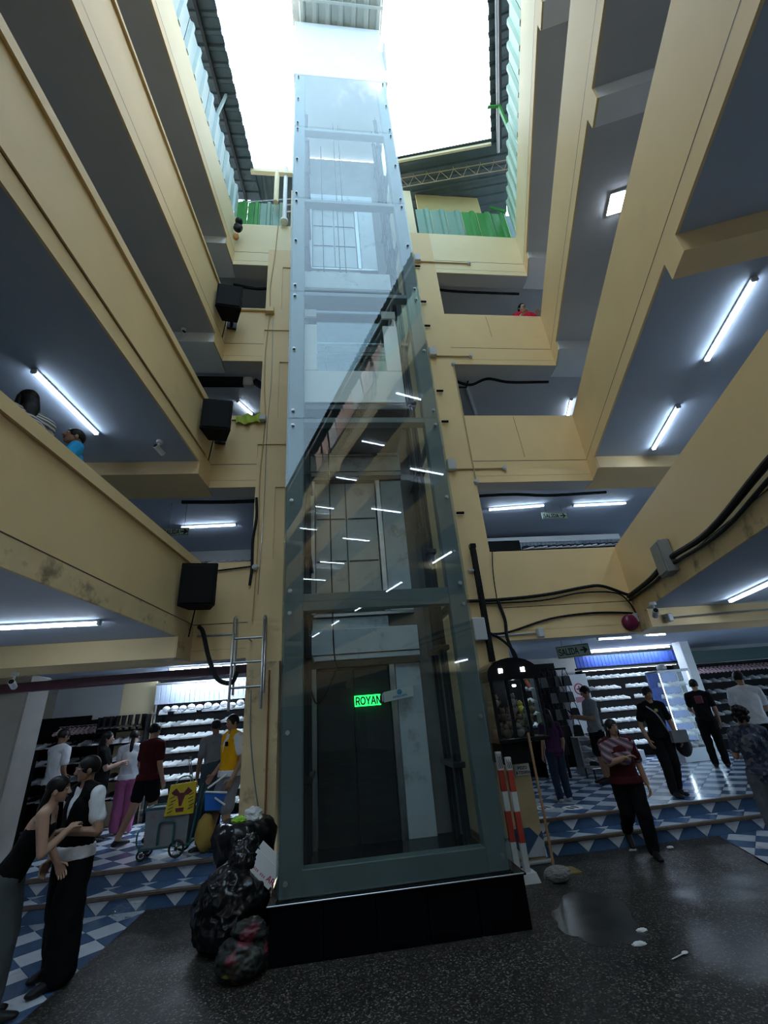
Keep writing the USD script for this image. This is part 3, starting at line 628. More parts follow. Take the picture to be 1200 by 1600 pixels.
conduit('orange hose end hanging by the pier above the toy machine', [(2.70, W-.04, 2.40), (2.74, W-.05, 2.2), (2.80, W-.05, 2.0)], .028, mat('orange', (.65, .16, .05), .5), 'hose', 'hose', curve=True)
t = thing('alarm_bell', 'round dark red alarm bell at the end of the rising cable', 'bell')
obj('dome', [xf(ball((0, 0, 0), (.12, .07, .12)), trs(4.70, YB-.06, 2.84)), cyl((4.70, YB-.02, 2.84), .125, .03, 'y', 20)], mat('bell_red', (.16, .012, .05), .3), t)
obj('bracket', cbox(4.78, 4.86, YB-.08, YB, 2.84, 2.98), 'grey_box', t)
# cables along the lowest parapet opposite the speakers
for k, (dz, r, pts) in enumerate(((0, .034, [(0.05, 3.26), (1.2, 3.24), (2.1, 3.28), (3.2, 3.22), (4.6, 3.36), (6.5, 3.42), (9, 3.40)]), (0, .020, [(0.05, 3.20), (1.3, 3.17), (2.1, 3.2), (3.4, 3.14), (5.0, 3.27), (9, 3.3)]))):
    conduit(('heavy black cable along the foot of the lowest parapet', 'second black cable under the heavy one on the lowest parapet')[k], [pr(d, .045, z) for d, z in pts], r, 'cable', 'cable', 'cable', curve=True)
t = thing('cable_box', 'grey metal junction box over the cables on the lowest parapet', 'junction box')
obj('box_body', xf(cbox(1.85, 2.15, .01, .14, 3.10, 3.52, .012), MR), mat('box_grey', (.22, .23, .22), .5, .1, 6), t); obj('box_lid', xf(cbox(1.87, 2.13, .14, .155, 3.12, 3.50, .006), MR), 'box_grey', t)
conduit('thin conduit with clips along the cream ground beam past the bell', [(4.95, 6.14, 2.80), (6.5, 6.14, 2.84), (9.5, 6.14, 2.86)], .014, 'steel', 'conduit', 'conduit', boxes=[(5.0, 6.17, 2.80, .04, .06)])
# wires seen through the back openings
for k, (pts, r, m) in enumerate((([(2.7, 7.1, 8.28), (3.1, 7.15, 8.2), (3.5, 7.1, 8.33), (4.0, 7.1, 8.24), (4.9, 7.1, 8.26)], .03, 'cable'), ([(2.7, 7.05, 11.1), (3.4, 7.1, 11.12), (4.8, 7.05, 11.05)], .03, 'cable'), ([(2.7, 7.1, 5.43), (3.5, 7.12, 5.46), (4.2, 7.1, 5.41), (5.4, 7.1, 5.45)], .03, 'cable'),
      ([(-2.1, 7.05, 11.02), (-1.6, 7.1, 10.98), (-1.25, 7.05, 10.95)], .035, 'cable'), ([(-2.6, 7.1, 5.45), (-1.9, 7.1, 5.43), (-1.25, 7.1, 5.44)], .035, 'cable'))):
    conduit(('black cable bundle waving along the second-floor opening', 'cable bundle along the top opening over the red-dressed woman', 'black cable bundle over the two lit tubes of the first-floor opening', 'cable bundle over the top loudspeaker opening', 'dark cable bundle over the half-hidden SALIDA sign')[k], pts, r, m, 'cable', 'cable', curve=True)
t = thing('duct', 'black duct with a taped joint under the second-floor ceiling, over the yellow-green cloth', 'duct')
obj('duct_body', cbox(-2.7, -1.72, 7.05, 7.2, 8.12, 8.28), 'black', t); obj('taped_joint', cbox(-1.72, -1.52, 7.04, 7.21, 8.08, 8.29, .03), 'grey_box', t); obj('duct_end', beam((-1.5, 7.12, 8.22), (-1.28, 7.12, 8.05), .1, .1), 'black', t)
t = thing('unlit_fixture', 'unlit tube fitting hanging under the second-floor ceiling behind the opening', 'light', (3.42, 8.0, 8.53), 1.1)
obj('housing', cbox(-.6, .6, -.05, .05, -.07, -.01), 'grey_box', t); obj('diffuser', cbox(-.58, .58, -.03, .03, -.1, -.07), 'white_paint', t)
conduit('bent pipe drop under the second-floor ceiling', [(2.75, 7.4, 8.35), (3.1, 7.4, 8.35), (3.18, 7.4, 8.55)], .02, 'cable')
# steel ladder-like bracket on the pier
t = thing('steel_ladder', 'bare steel hoop ladder fixed to the cream pier beside the lift', 'ladder')
for x in (-1.40, -.99):
    for y in (6.36, 6.56): obj('stile', bar((x, y, 2.0 if y < 6.5 else 2.2), (x, y, 3.16), .017), 'steel', t)
    obj('hoop', tube([(x, 6.36, 3.14), (x, 6.38, 3.2), (x, 6.46, 3.235), (x, 6.54, 3.2), (x, 6.56, 3.14)], .017, 8), 'steel', t)
for z in (2.92, 2.60, 2.28): obj('rung', bar((-1.40, 6.38, z), (-.99, 6.38, z), .016), 'steel', t)
for z in (2.92, 2.28): obj('stay', bar((-1.2, 6.38, z), (-1.2, 6.64, z), .012), 'steel', t)
conduit('pair of grey pipes from the lowest loudspeaker to the steel ladder', [(-1.95, 6.58, 3.02), (-1.4, 6.58, 3.02)], .016, 'steel')
conduit('thick black hose sagging from the parapet corner towards the ladder', [(-1.93, 6.55, 3.15), (-1.85, 6.5, 3.05), (-1.74, 6.5, 2.7), (-1.6, 6.5, 2.42), (-1.42, 6.52, 2.36), (-1.36, 6.56, 2.5)], .03, 'cable', 'hose', 'hose', curve=True)
conduit('slack brown cable running down the pier to the rubbish bin', [(-1.17, 6.6, 2.25), (-1.14, 6.58, 1.7), (-1.05, 6.58, 1.1), (-.96, 6.56, .75), (-.88, 6.5, .62)], .009, 'steel', 'cable', 'cable', curve=True)
conduit('straight brown pipe down the pier foot beside the lift', [(-.93, 6.62, 2.5), (-.92, 6.62, .15)], .013, 'rust', 'pipe', 'pipe')
t = thing('maroon_beam', 'dark maroon steel beam across the shop entrance below the ladder', 'beam')
obj('beam_body', beam((-6.5, 6.98, 2.50), (-1.30, 7.05, 2.585), .12, .12), 'maroon', t)

# ================================================================== SHOP GOODS
mat('shoe_white', (.74, .75, .77), .4, .05, 20); mat('shoe_grey', (.30, .31, .33), .5, .1, 20); mat('shoe_black', (.010, .010, .011), .45, spec=.3); mat('sole_white', (.55, .55, .54), .5)
mat('shoe_pink', (.62, .42, .45), .35, .1, 15); mat('shelf_black', (.007, .007, .008), .6, .2, 4, spec=.15); mat('shelf_steel', (.35, .36, .38), .35, metal=.6)
emit('led_strip', (.66, .85, 1.0), 13.)
def loft(st, close=True):
    """closed rings of equal length -> skin with capped ends"""
    n = len(st[0]); V = [p for r in st for p in r]; Fc = []
    for k in range(len(st)-1):
        for j in range(n):
            a, b = k*n+j, k*n+(j+1) % n; Fc += [[a, b, b+n], [a, b+n, a+n]]
    for k, fl in ((0, True), (len(st)-1, False)):
        c = len(V); V.append(tuple(np.mean(st[k], axis=0)))
        for j in range(n):
            a, b = k*n+j, k*n+(j+1) % n; Fc.append([c, b, a] if fl else [c, a, b])
    m = trimesh.Trimesh(np.array(V, float), Fc, process=False)
    if m.volume < 0: m.invert()
    return m
def arch(x, w, h, z0=.028, n=8): return [(x, w*math.cos(PI*j/(n-1)), z0+h*math.sin(PI*j/(n-1))**.75) for j in range(n)]
def shoe_meshes():
    up = loft([arch(x, w, h) for x, w, h in ((0, .022, .05), (.008, .032, .075), (.05, .036, .072), (.095, .036, .078), (.125, .038, .082), (.17, .042, .055), (.22, .044, .038), (.262, .035, .026), (.282, .014, .012))])
    out = Polygon([(0, -.03), (.05, -.038), (.12, -.036), (.2, -.047), (.25, -.042), (.28, -.022), (.29, 0), (.28, .022), (.25, .042), (.2, .047), (.12, .036), (.05, .038), (0, .03)])
    so = trimesh.creation.extrude_polygon(out, .03, engine='earcut')
    la = [cbox(x, x+.008, -.02, .02, z, z+.006) for x, z in ((.135, .103), (.152, .094), (.169, .085))]
    op = xf(ball((0, 0, 0), (.04, .022, .006), 1), trs(.055, 0, .103))
    return up, so, la, op
UP_, SO_, LA_, OP_ = shoe_meshes()
def proto_shoe(name, label, group, loc, rz, um, sm, lm, cat='shoe'):
    t = thing(name, label, cat, (0, 0, 0), 0, group)
    obj('upper', UP_, um, t, smooth=50); obj('sole', SO_, sm, t); obj('laces', LA_, lm, t); obj('opening', OP_, 'shoe_black', t)
    return t
def put(src, loc, rz):
    xfm = UsdGeom.Xformable(src); xfm.ClearXformOpOrder(); M = rotz(rz); M[:3, 3] = loc
    xfm.AddTransformOp(opSuffix='place').Set(Gf.Matrix4d(*M.T.ravel().tolist()))
PROTO = {}
def shoe(kind, loc, rz, label, group):
    spec = {'white': ('white_sneaker', 'shoe_white', 'sole_white', 'shoe_grey'), 'grey': ('grey_sneaker', 'shoe_grey', 'sole_white', 'shoe_white'), 'dark': ('black_sneaker', 'shoe_black', 'sole_white', 'shoe_grey')}
    if kind not in PROTO:
        if kind in spec: t = proto_shoe(spec[kind][0], label, group, loc, rz, *spec[kind][1:])
        elif kind == 'boot':
            t = thing('black_boot', label, 'boot', group=group)
            obj('shaft', loft([[(x0+r*math.cos(a)*1.1, r*.8*math.sin(a), z) for a in np.linspace(0, 2*PI, 10, endpoint=False)] for z, x0, r in ((.06, .05, .042), (.12, .05, .038), (.2, .045, .045), (.26, .04, .05))]), 'shoe_black', t, smooth=50)
            obj('foot', loft([arch(x, w, h, .04) for x, w, h in ((0, .025, .04), (.05, .035, .06), (.12, .036, .045), (.2, .036, .03), (.24, .015, .012))]), 'shoe_black', t, smooth=50)
            obj('heel', hull([(x, y, z) for x, y, z in [(0, -.02, .05), (0, .02, .05), (.05, -.02, .05), (.05, .02, .05), (.01, -.015, 0), (.01, .015, 0), (.035, -.015, 0), (.035, .015, 0)]]), 'shoe_black', t)
        elif kind == 'heel':
            t = thing('pink_high_heel', label, 'shoe', group=group)
            obj('sole', tube([(0, 0, .10), (.05, 0, .095), (.11, 0, .04), (.17, 0, .012), (.22, 0, .012)], [.026]*25, 8), 'shoe_pink', t)
            obj('heel', hull([(0, -.012, .10), (0, .012, .10), (.03, 0, .1), (.008, -.006, 0), (.008, .006, 0), (.018, 0, 0)]), 'shoe_pink', t)
            obj('strap', tube([(.17, -.04, .02), (.165, -.02, .055), (.165, .02, .055), (.17, .04, .02)], .008, 6), 'shoe_pink', t)
            obj('ankle_strap', tube([(.0, -.03, .13), (.03, -.035, .15), (.06, 0, .15), (.03, .035, .15), (.0, .03, .13), (-.02, 0, .12)], .006, 6), 'shoe_pink', t)
        put(t, loc, rz); PROTO[kind] = t; return t
    return copy_of(PROTO[kind], loc, rz, label, group)
def rack(name, label, x0, x1, y, zs, depth, back='shelf_black', led=False, sides=True, board='shelf_black', top=None):
    t = thing(name, label, 'shelf')
    zt = top or zs[-1]+.25
    obj('back_panel', cbox(x0, x1, y+depth, y+depth+.03, .34, zt, .004), back, t)
    for z in zs: obj('shelf_board', [box(x0, x1, y, y+depth, z-.012, z), box(x0, x1, y-.004, y+.004, z-.035, z+.002)], board, t)
    if sides:
        for x in (x0, x1-.02): obj('side_panel', cbox(x, x+.02, y, y+depth, .34, zt, .003), board, t)
    if led:
        for z in list(zs[1:])+[zt]: obj('led_strip', box(x0+.05, x1-.05, y+.02, y+.035, z-.030, z-.020), 'led_strip', t)
    return t
R2 = random.Random(5)
ORD = ['first', 'second', 'third', 'fourth', 'fifth', 'sixth', 'seventh', 'eighth', 'ninth', 'tenth']+['%dth' % i for i in range(11, 60)]
def fill(x0, x1, y, zs, step, mix, label, group, rz=-PI/2, jit=.5, skip=.0):
    for iz, z in enumerate(zs):
        x, ix, sg = x0+step*.5, 0, (-1 if x0 < 0 else 1)
        while x < x1-.03:
            if R2.random() >= skip:
                k = R2.choice(mix); shoe(k, (x, y, z), rz+sg*jit*R2.uniform(.72, 1.05), (label % {'white': 'white', 'grey': 'grey', 'dark': 'black', 'boot': '', 'heel': ''}[k])+((', %s along its row' % ORD[ix]) if len(zs) == 1 else ', %s shelf up, %s along' % (ORD[iz], ORD[ix])), group % k)
            x += step*R2.uniform(.92, 1.1); ix += 1
# the lit wall of white shoes on the speaker side
ZA = [.50+.235*i for i in range(8)]
rack('shoe_wall', 'tall black shoe shelves under the pale slatted awning', -3.62, -1.35, 10.05, ZA, .32, led=True)
fill(-3.58, -1.40, 10.28, ZA, .19, ['white']*7+['grey'], '%s sneaker under the pale slatted awning', '%s sneakers under the pale awning', jit=.95, skip=.1)
t = thing('slat_awning', 'pale blue slatted awning over the white shoe shelves', 'awning')
for i in range(24): obj('slat', cbox(-3.66+i*.097, -3.66+i*.097+.09, 9.98, 10.02, 2.34, 2.72, .006), mat('awning_pale', (.55, .64, .78), .45) if i == 0 else 'awning_pale', t)
obj('awning_rail', cbox(-3.68, -1.30, 9.97, 10.03, 2.71, 2.75), 'shelf_steel', t)
obj('shop_lamp', cbox(-3.3, -1.7, 9.72, 9.80, 2.86, 2.90), 'lamp_glow', tag(thing('awning_lamp', 'bright lamp strip just above the pale slatted awning', 'light')))
mat('cap_cloth', (.6, .6, .62), .8)
CAPS = None
for i in range(14):
    if CAPS is None:
        t = thing('brimmed_hat', 'first pale cap in the row hung beneath the pale slatted awning', 'hat', group='caps hung under the pale awning')
        d_ = ball((0, 0, 0), (.075, .075, .06), 2); obj('crown', d_, 'cap_cloth', t, smooth=True); obj('visor', cbox(-.06, .06, -.13, -.04, -.05, -.04), 'cap_cloth', t); CAPS = t
        put(t, (-3.4+.16*i, 9.95, 2.24), 0)
    else: copy_of(CAPS, (-3.4+.16*i, 9.95, 2.24+.02*math.sin(i*3)), R2.uniform(-.4, .4), '%s pale cap along the row hung beneath the pale slatted awning' % ORD[i])
obj('wall_panel', cbox(-4.35, -3.70, 10.1, 10.16, .34, 2.96), 'cream_pale', tag(thing('shop_partition', 'pale cream strip of wall beside the slatted awning', 'wall')))
# boots, heels and dim racks further along
ZB = [.5, .8, 1.1, 1.4, 1.7, 1.93]
rack('boot_rack', 'dark shelves topped with a row of black boots', -4.62, -3.72, 9.85, ZB[1:], .26, board='shelf_black')
fill(-4.58, -3.74, 10.0, ZB[-1:], .12, ['boot'], '%sblack boot on the dark shelves', 'boots on the dark rack %s', rz=-PI/2, jit=.3)
fill(-4.58, -3.74, 10.0, ZB[1:-1], .17, ['grey', 'dark', 'white'], '%s sneaker on the dark shelves below the black boots', '%s sneakers under the boots', jit=.4)
rack('heel_rack', 'dim shelves with a row of pink high heels on top', -6.1, -4.66, 10.3, ZB[1:], .3)
fill(-5.6, -4.6, 10.45, ZB[-1:], .085, ['heel'], '%spink high heel on the dim shelves', 'pink heels on the dim rack %s', rz=-PI/2, jit=.15)
fill(-6.0, -4.7, 10.5, ZB[1:-1], .19, ['grey', 'white', 'dark'], '%s sneaker on the dim shelves below the pink heels', '%s sneakers under the heels', jit=.5)
ZS = [.5, .72, .95, 1.2, 1.45, 1.66]
rack('side_rack', 'low dark shoe rack behind the person in black, beside the stone pillar', -6.2, -5.0, 8.5, ZS, .32, top=1.7)
fill(-6.15, -5.03, 8.72, ZS, .19, ['white', 'grey', 'white', 'dark'], '%s sneaker on the rack by the stone pillar', '%s sneakers beside the pillar', jit=.9)
obj('stone_column', cbox(-4.95, -4.28, 7.0, 7.5, .34, 2.7, .02), mat('column_grey', (.36, .34, .30), .7, .1, 3, bump=.1), tag(thing('stone_pillar', 'broad grey pillar at the edge of the speaker-side shop', 'pillar')))
t = thing('shop_door', 'dark panel door with a small yellow sticker behind the stone pillar', 'door')
obj('door_leaf', cbox(-6.9, -5.5, 11.4, 11.45, .34, 2.3), 'shelf_black', t); obj('sticker', box(-6.74, -6.52, 11.39, 11.4, 1.9, 2.2), mat('sticker_yellow', (.55, .42, .08), .6), t); obj('sticker_mark', hull([(-6.7, 11.386, 1.95), (-6.56, 11.386, 1.95), (-6.63, 11.386, 2.12), (-6.63, 11.389, 2.0)]), 'ink', t)
obj('shop_back', cbox(-6.6, -4.3, 11.9, 11.95, .34, 2.96), 'white_paint', tag(thing('shop_back_wall', 'softly lit grey wall above the row of pink heels', 'wall')))
t = thing('window_1', 'small barred window of bright panes beside the dark panel door', kind='structure')
obj('window_frame', [box(-7.5, -6.86, 11.78, 11.82, 2.36, 2.40), box(-7.5, -6.86, 11.78, 11.82, 2.64, 2.68)]+[box(-7.5+i*.09, -7.48+i*.09, 11.78, 11.82, 2.4, 2.64) for i in range(8)], 'shelf_black', t)
for i in range(7): obj('window_pane', box(-7.48+i*.09, -7.41+i*.09, 11.80, 11.81, 2.4, 2.64), emit('window_day', (.95, 1, .95), 1.0) if i == 0 else 'window_day', t)
# blue-lit shop beyond the far steps
ZR = [.62+.27*i for i in range(7)]
rack('shoe_wall', 'wide shelves of lit white shoes under the blue awning', 6.65, 9.55, 11.95, ZR, .32, led=True)
fill(6.7, 9.5, 12.15, ZR, .215, ['white']*9+['grey'], '%s sneaker on the lit shelves under the blue awning', '%s sneakers under the blue awning', jit=.85, skip=.12)
t = thing('slat_awning', 'deep blue slatted awning above the lit white shoes', 'awning')
for i in range(30): obj('slat', cbox(6.5+i*.107, 6.5+i*.107+.1, 11.85, 11.89, 2.55, 2.84, .006), mat('awning_blue', (.05, .10, .42), .4) if i == 0 else 'awning_blue', t)
obj('awning_soffit', cbox(6.5, 9.7, 11.85, 12.0, 2.50, 2.55), 'shelf_black', t)
obj('shop_lamp', cbox(6.9, 9.2, 11.6, 11.66, 2.90, 2.93), 'lamp_glow', tag(thing('awning_lamp', 'lamp strip above the deep blue awning', 'light')))
obj('plinth_board', cbox(6.0, 7.3, 11.2, 11.6, .34, .58), 'white_paint', tag(thing('low_plinth', 'low white plinth in front of the lit shelves behind the walking woman', 'plinth')))
t = thing('glass_case', 'upright lit glass case of white shoes, a white cap on top', 'display case')
CX0, CX1, CY0, CY1 = 7.62, 8.45, 10.3, 10.75
obj('case_base', cbox(CX0, CX1, CY0, CY1, .34, .62), 'shelf_steel', t); obj('case_top', cbox(CX0, CX1, CY0, CY1, 2.22, 2.27), 'shelf_steel', t)
for x in (CX0, CX1-.02):
    for y in (CY0, CY1-.02): obj('case_post', cbox(x, x+.02, y, y+.02, .6, 2.23), 'shelf_steel', t)
for z in (.86, 1.12, 1.38, 1.64, 1.90): obj('glass_shelf', box(CX0+.02, CX1-.02, CY0+.03, CY1-.02, z-.012, z), 'clear_glass', t)
obj('case_glass', box(CX0+.02, CX1-.02, CY0+.004, CY0+.010, .62, 2.22), 'clear_glass', t); obj('case_glass', box(CX0+.004, CX0+.010, CY0+.02, CY1-.02, .62, 2.22), 'clear_glass', t)
obj('case_back', cbox(CX0, CX1, CY1, CY1+.02, .6, 2.25), 'awning_blue', t)
for x in (CX0+.04, CX1-.05): obj('led_strip', box(x, x+.012, CY0+.02, CY0+.03, .65, 2.2), 'led_strip', t)
fill(CX0+.05, CX1-.05, CY0+.3, [.625, .865, 1.125, 1.385, 1.645, 1.905], .19, ['white'], '%s sneaker inside the upright glass case', '%s sneakers in the glass case', jit=.5)
copy_of(CAPS, (7.92, 10.5, 2.33), .3, 'white cap lying on top of the glass case', 'cap on the glass case', scale=1.5)
rack('shoe_rack', 'dim blue shelves with high heels on top beyond the glass case', 9.2, 12.2, 11.4, [.6, .87, 1.14, 1.4, 1.66, 1.92, 2.16], .3)
fill(9.3, 12.1, 11.6, [2.16], .12, ['heel'], '%spink high heel on the top shelf beyond the glass case', 'heels beyond the glass case %s', jit=.2)
fill(9.3, 12.1, 11.6, [.6, .87, 1.14, 1.4, 1.66, 1.92], .3, ['white', 'white', 'grey'], '%s sneaker beyond the glass case', '%s sneakers beyond the glass case', jit=.4)
obj('green_fascia', cbox(9.2, 12.2, 11.3, 11.36, 2.42, 2.72), mat('dark_green', (.02, .07, .06), .5), tag(thing('shop_fascia', 'plain dark green fascia board above the high heels', 'board')))
obj('white_column', cbox(8.95, 9.2, 10.9, 11.2, .34, 2.96, .01), 'white_paint', tag(thing('shop_column', 'slim pale column between the blue awning and the green fascia', 'pillar')))
# white notice cabinet, dark hanging goods, low rack
t = thing('notice_cabinet', 'white metal cabinet with a round red cross-arrow sign on its front', 'cabinet')
mat('sign_red', (.55, .03, .10), .5)
obj('cabinet_body', cbox(5.62, 6.22, 11.0, 11.3, .34, 2.36, .012), 'white_paint', t)
ring = trimesh.creation.annulus(r_min=.105, r_max=.13, height=.006, sections=28); ring.apply_transform(rotx(PI/2)); ring.apply_translation([5.95, 10.994, 2.02])
obj('sign_ring', ring, 'sign_red', t); obj('sign_cross', [box(5.935, 5.965, 10.990, 10.997, 1.95, 2.09), box(5.88, 6.02, 10.990, 10.997, 2.005, 2.035)], 'sign_red', t); obj('sign_strip', box(5.80, 6.10, 10.992, 10.998, 1.72, 1.84), mat('sign_rose', (.60, .25, .32), .5), t)
t = thing('goods_stand', 'dark stand hung with black bags and caps beside the toy machine', 'stand')
obj('upright', bar((4.75, 10.0, .34), (4.75, 10.0, 2.5), .03), 'shelf_black', t); obj('cross_arm', bar((4.4, 10.0, 2.45), (5.2, 10.0, 2.45), .02), 'shelf_black', t); obj('backing', cbox(4.5, 5.05, 10.2, 10.25, .5, 2.6), 'shelf_black', t)
for i in range(18):
    x, z = 4.5+.2*(i % 4)+R2.uniform(-.04, .04), 2.3-.33*(i//4)
    b = thing('hanging_bag', '%s black bag along the %s row hung on the dark stand by the toy machine' % (ORD[i % 4], ('top', 'second', 'third', 'fourth', 'lowest')[i//4]), 'bag', (x, 9.9+R2.uniform(-.05, .08), z), R2.uniform(-.5, .5), 'bags on the dark stand')
    obj('bag_body', hull(np.vstack([[(-.10, -.04, -.22), (.10, -.04, -.22), (-.10, .04, -.22), (.10, .04, -.22)], [(-.08, -.03, -.02), (.08, -.03, -.02), (-.08, .03, -.02), (.08, .03, -.02)], [(0, 0, .0)]])), 'shoe_black', b)
    obj('bag_strap', tube([(-.07, 0, -.02), (-.05, 0, .08), (0, 0, .13), (.05, 0, .08), (.07, 0, -.02)], .008, 6), 'shoe_black', b)
rack('small_rack', 'narrow lit rack of white shoes just past the toy machine', 3.95, 4.42, 10.3, [1.05, 1.3, 1.55, 1.8, 2.05], .28, led=True, top=2.4)
fill(3.97, 4.42, 10.45, [1.05, 1.3, 1.55, 1.8, 2.05], .15, ['white'], '%s sneaker on the narrow lit rack', '%s sneakers on the narrow rack', jit=.4)
t = thing('low_rack', 'low grey shoe stand in front of the white notice cabinet', 'shelf')
for z in (.55, .78, 1.0): obj('shelf_board', cbox(5.10, 5.80, 10.0, 10.35, z-.02, z), 'shelf_steel', t)
obj('stand_back', cbox(5.10, 5.80, 10.35, 10.38, .34, 1.1), 'grey_box', t)
for x in (5.10, 5.77): obj('side_panel', cbox(x, x+.03, 10.0, 10.36, .34, 1.05), 'shelf_steel', t)
fill(5.14, 5.76, 10.2, [.55, .78, 1.0], .16, ['white', 'grey'], '%s sneaker on the low grey stand', '%s sneakers on the low stand', jit=.5)
t = thing('low_table', 'little low table heaped with sandals beside the low grey stand', 'table', (5.35, 9.6, .34))
obj('table_top', cbox(-.4, .4, -.2, .2, .18, .2), 'shelf_steel', t)
for x in (-.36, .36):
    for y in (-.16, .16): obj('leg', bar((x, y, 0), (x, y, .18), .012), 'shelf_black', t)
fill(4.98, 5.75, 9.62, [.54], .12, ['dark', 'grey', 'white'], '%s shoe on the little low table', '%s shoes on the low table', jit=.9)
# first-floor opening: shelf tops and shutter behind the parapet
t = thing('upper_shutter', 'grey ribbed shutter behind the first-floor back opening', 'shutter')
obj('ribbed_panel', placed(corrugated(2.6, .5, .10, .02), EX, EYn, Z3, (4.6, 9.8, 4.95)), mat('shutter_grey', (.30, .36, .44), .5), t); obj('shutter_head', cbox(3.3, 7.4, 9.75, 9.85, 5.45, 5.6), 'white_paint', t)
obj('dark_cabinet', cbox(3.2, 4.55, 9.5, 9.8, 3.2, 5.42), 'shelf_black', tag(thing('upper_cabinet', 'dark cabinet at the side of the ribbed shutter', 'cabinet')))
rack_t = thing('upper_shelf', 'shelf top lined with dark shoes behind the first-floor parapet', 'shelf'); obj('shelf_board', cbox(4.2, 7.2, 9.0, 9.3, 4.98, 5.0), 'shelf_black', rack_t); obj('shelf_body', cbox(4.2, 7.2, 9.05, 9.3, 3.2, 4.97), 'shelf_black', rack_t)
fill(4.3, 7.1, 9.12, [5.0], .17, ['dark'], '%s shoe on the shelf top behind the first-floor parapet', '%s shoes upstairs', jit=.9)
rack_t = thing('upper_shelf', 'shelf top with dark shoes behind the small opening over the lowest loudspeaker', 'shelf'); obj('shelf_board', cbox(-2.8, -1.1, 8.6, 8.9, 4.76, 4.78), 'shelf_black', rack_t); obj('shelf_body', cbox(-2.8, -1.1, 8.65, 8.9, 3.2, 4.76), 'shelf_black', rack_t)
fill(-2.7, -1.2, 8.72, [4.78], .17, ['dark', 'grey'], '%s shoe on the shelf top over the lowest loudspeaker', '%s shoes over the loudspeaker', jit=.9)
# exit signs
def exit_sign(x, y, z, rz, label, w=.56, h=.19, cord=.4, tilt=0):
    t = thing('exit_sign', label, 'sign', (x, y, z), rz)
    R_ = roty(tilt)
    obj('sign_plate', xf(cbox(-w/2, w/2, -.008, .008, -h/2, h/2, .003), R_), 'sign_plate', t)
    obj('sign_border', [xf(box(*b), R_) for b in ((-w/2+.008, w/2-.008, -.011, -.008, h/2-.018, h/2-.010), (-w/2+.008, w/2-.008, -.011, -.008, -h/2+.010, -h/2+.018), (-w/2+.008, -w/2+.016, -.011, -.008, -h/2+.01, h/2-.01), (w/2-.016, w/2-.008, -.011, -.008, -h/2+.01, h/2-.01))], 'ink', t)
    tm = meshkit.text_mesh('SALIDA', h*.52, .003, True); sc = (w*.60)/(tm.bounds[1][0]-tm.bounds[0][0])
    tm.apply_transform(trs(-w*.46, -.008, -h*.26) @ rotx(PI/2) @ np.diag([sc, 1, 1, 1])); obj('lettering', xf(tm, R_), 'ink', t)
    ax = w*.31
    obj('arrow', [xf(box(ax-.06, ax+.03, -.011, -.008, -.013, .013), R_), xf(prism([(ax+.01, -.055), (ax+.075, 0), (ax+.01, .055), (ax-.01, .04), (ax+.022, 0), (ax-.01, -.04)], 0, .003), R_ @ trs(0, -.008, 0) @ rotx(PI/2))], 'ink', t)
    for sx in (-.3, .3): obj('hanger', bar((sx*w, 0, h/2), (sx*w, 0, h/2+cord), .003, 5), 'cable', t)
exit_sign(4.01, 7.3, 2.54, -.05, 'pale green SALIDA exit sign hanging in the shop entrance beside the toy machine', .58, .20, .2, tilt=-.05)
exit_sign(4.86, 8.2, 5.465, .02, 'SALIDA exit sign hanging in the first-floor back opening between two lit tubes', .60, .16, .2, tilt=.02)
exit_sign(-2.82, 7.6, 5.10, .0, 'SALIDA exit sign half hidden by the parapet near the lowest loudspeaker', .46, .16, .55)
# earth-point plate on the pier
t = thing('earth_sign', 'small pale plate reading POZO A TIERRA low on the pier', 'sign')
obj('sign_plate', cbox(2.385, 2.595, YB-.016, YB-.004, .92, 1.05, .002), 'paper', t)
for txt, z, h in (('POZO', .993, .035), ('A TIERRA', .938, .032)):
    tm = meshkit.text_mesh(txt, h, .002, True); tm.apply_transform(rotx(PI/2)); tm.apply_translation([2.49-(tm.bounds[1][0]+tm.bounds[0][0])/2, YB-.016, z]); obj('lettering', tm, 'ink', t)

# ================================================================== THINGS ON THE GROUND
def lumpy(c, r, amp, freq, seed, sub_=4, crease=0.):
    m = trimesh.creation.icosphere(subdivisions=sub_, radius=1.0); v = np.array(m.vertices)
    n = meshkit.fbm(v*freq+seed*7.3, 4, seed)-.5; rid = 1-2*np.abs(meshkit.fbm(v*freq*1.9+seed, 3, seed+5)-.5)
    m.vertices = v*(1+amp*n+crease*(rid-.8))[:, None]*np.array(r)+np.array(c)
    return m
def seat(m, z=0.):
    v = np.array(m.vertices); v[:, 2] = np.maximum(v[:, 2], z); m.vertices = v; return m
mat('bag_black', (.004, .004, .0045), .2, .2, 5, bump=.25, bscale=16)
t = thing('rubbish_bag', 'big knotted black rubbish bag slumped against the lift plinth', 'bag', (-1.02, 5.40, 0))
obj('bag_body', seat(lumpy((0, 0, .27), (.36, .33, .36), .32, 1.5, 3, 5, .16)), 'bag_black', t, smooth=True)
obj('bag_neck', lumpy((.09, .0, .60), (.16, .14, .2), .4, 1.8, 8, 4, .25), 'bag_black', t, smooth=True)
obj('bag_knot', lumpy((.14, 0, .76), (.08, .07, .08), .6, 2.2, 4, 3, .3), 'bag_black', t, smooth=True)
t = thing('rubbish_bin', 'blue rubbish bin lined with a black bag, litter on top, by the pier', 'bin', (-1.08, 6.18, 0))
obj('bin_body', lathe([(0, .0), (.19, 0), (.24, .62), (.25, .64), (.225, .64), (.18, .02), (0, .02)], 28), mat('bin_blue', (.02, .12, .42), .4), t, smooth=40)
li = lathe([(.255, .38), (.29, .42), (.33, .55), (.35, .72), (.31, .80), (.26, .84), (.2, .82), (.12, .78), (0, .77)], 40)
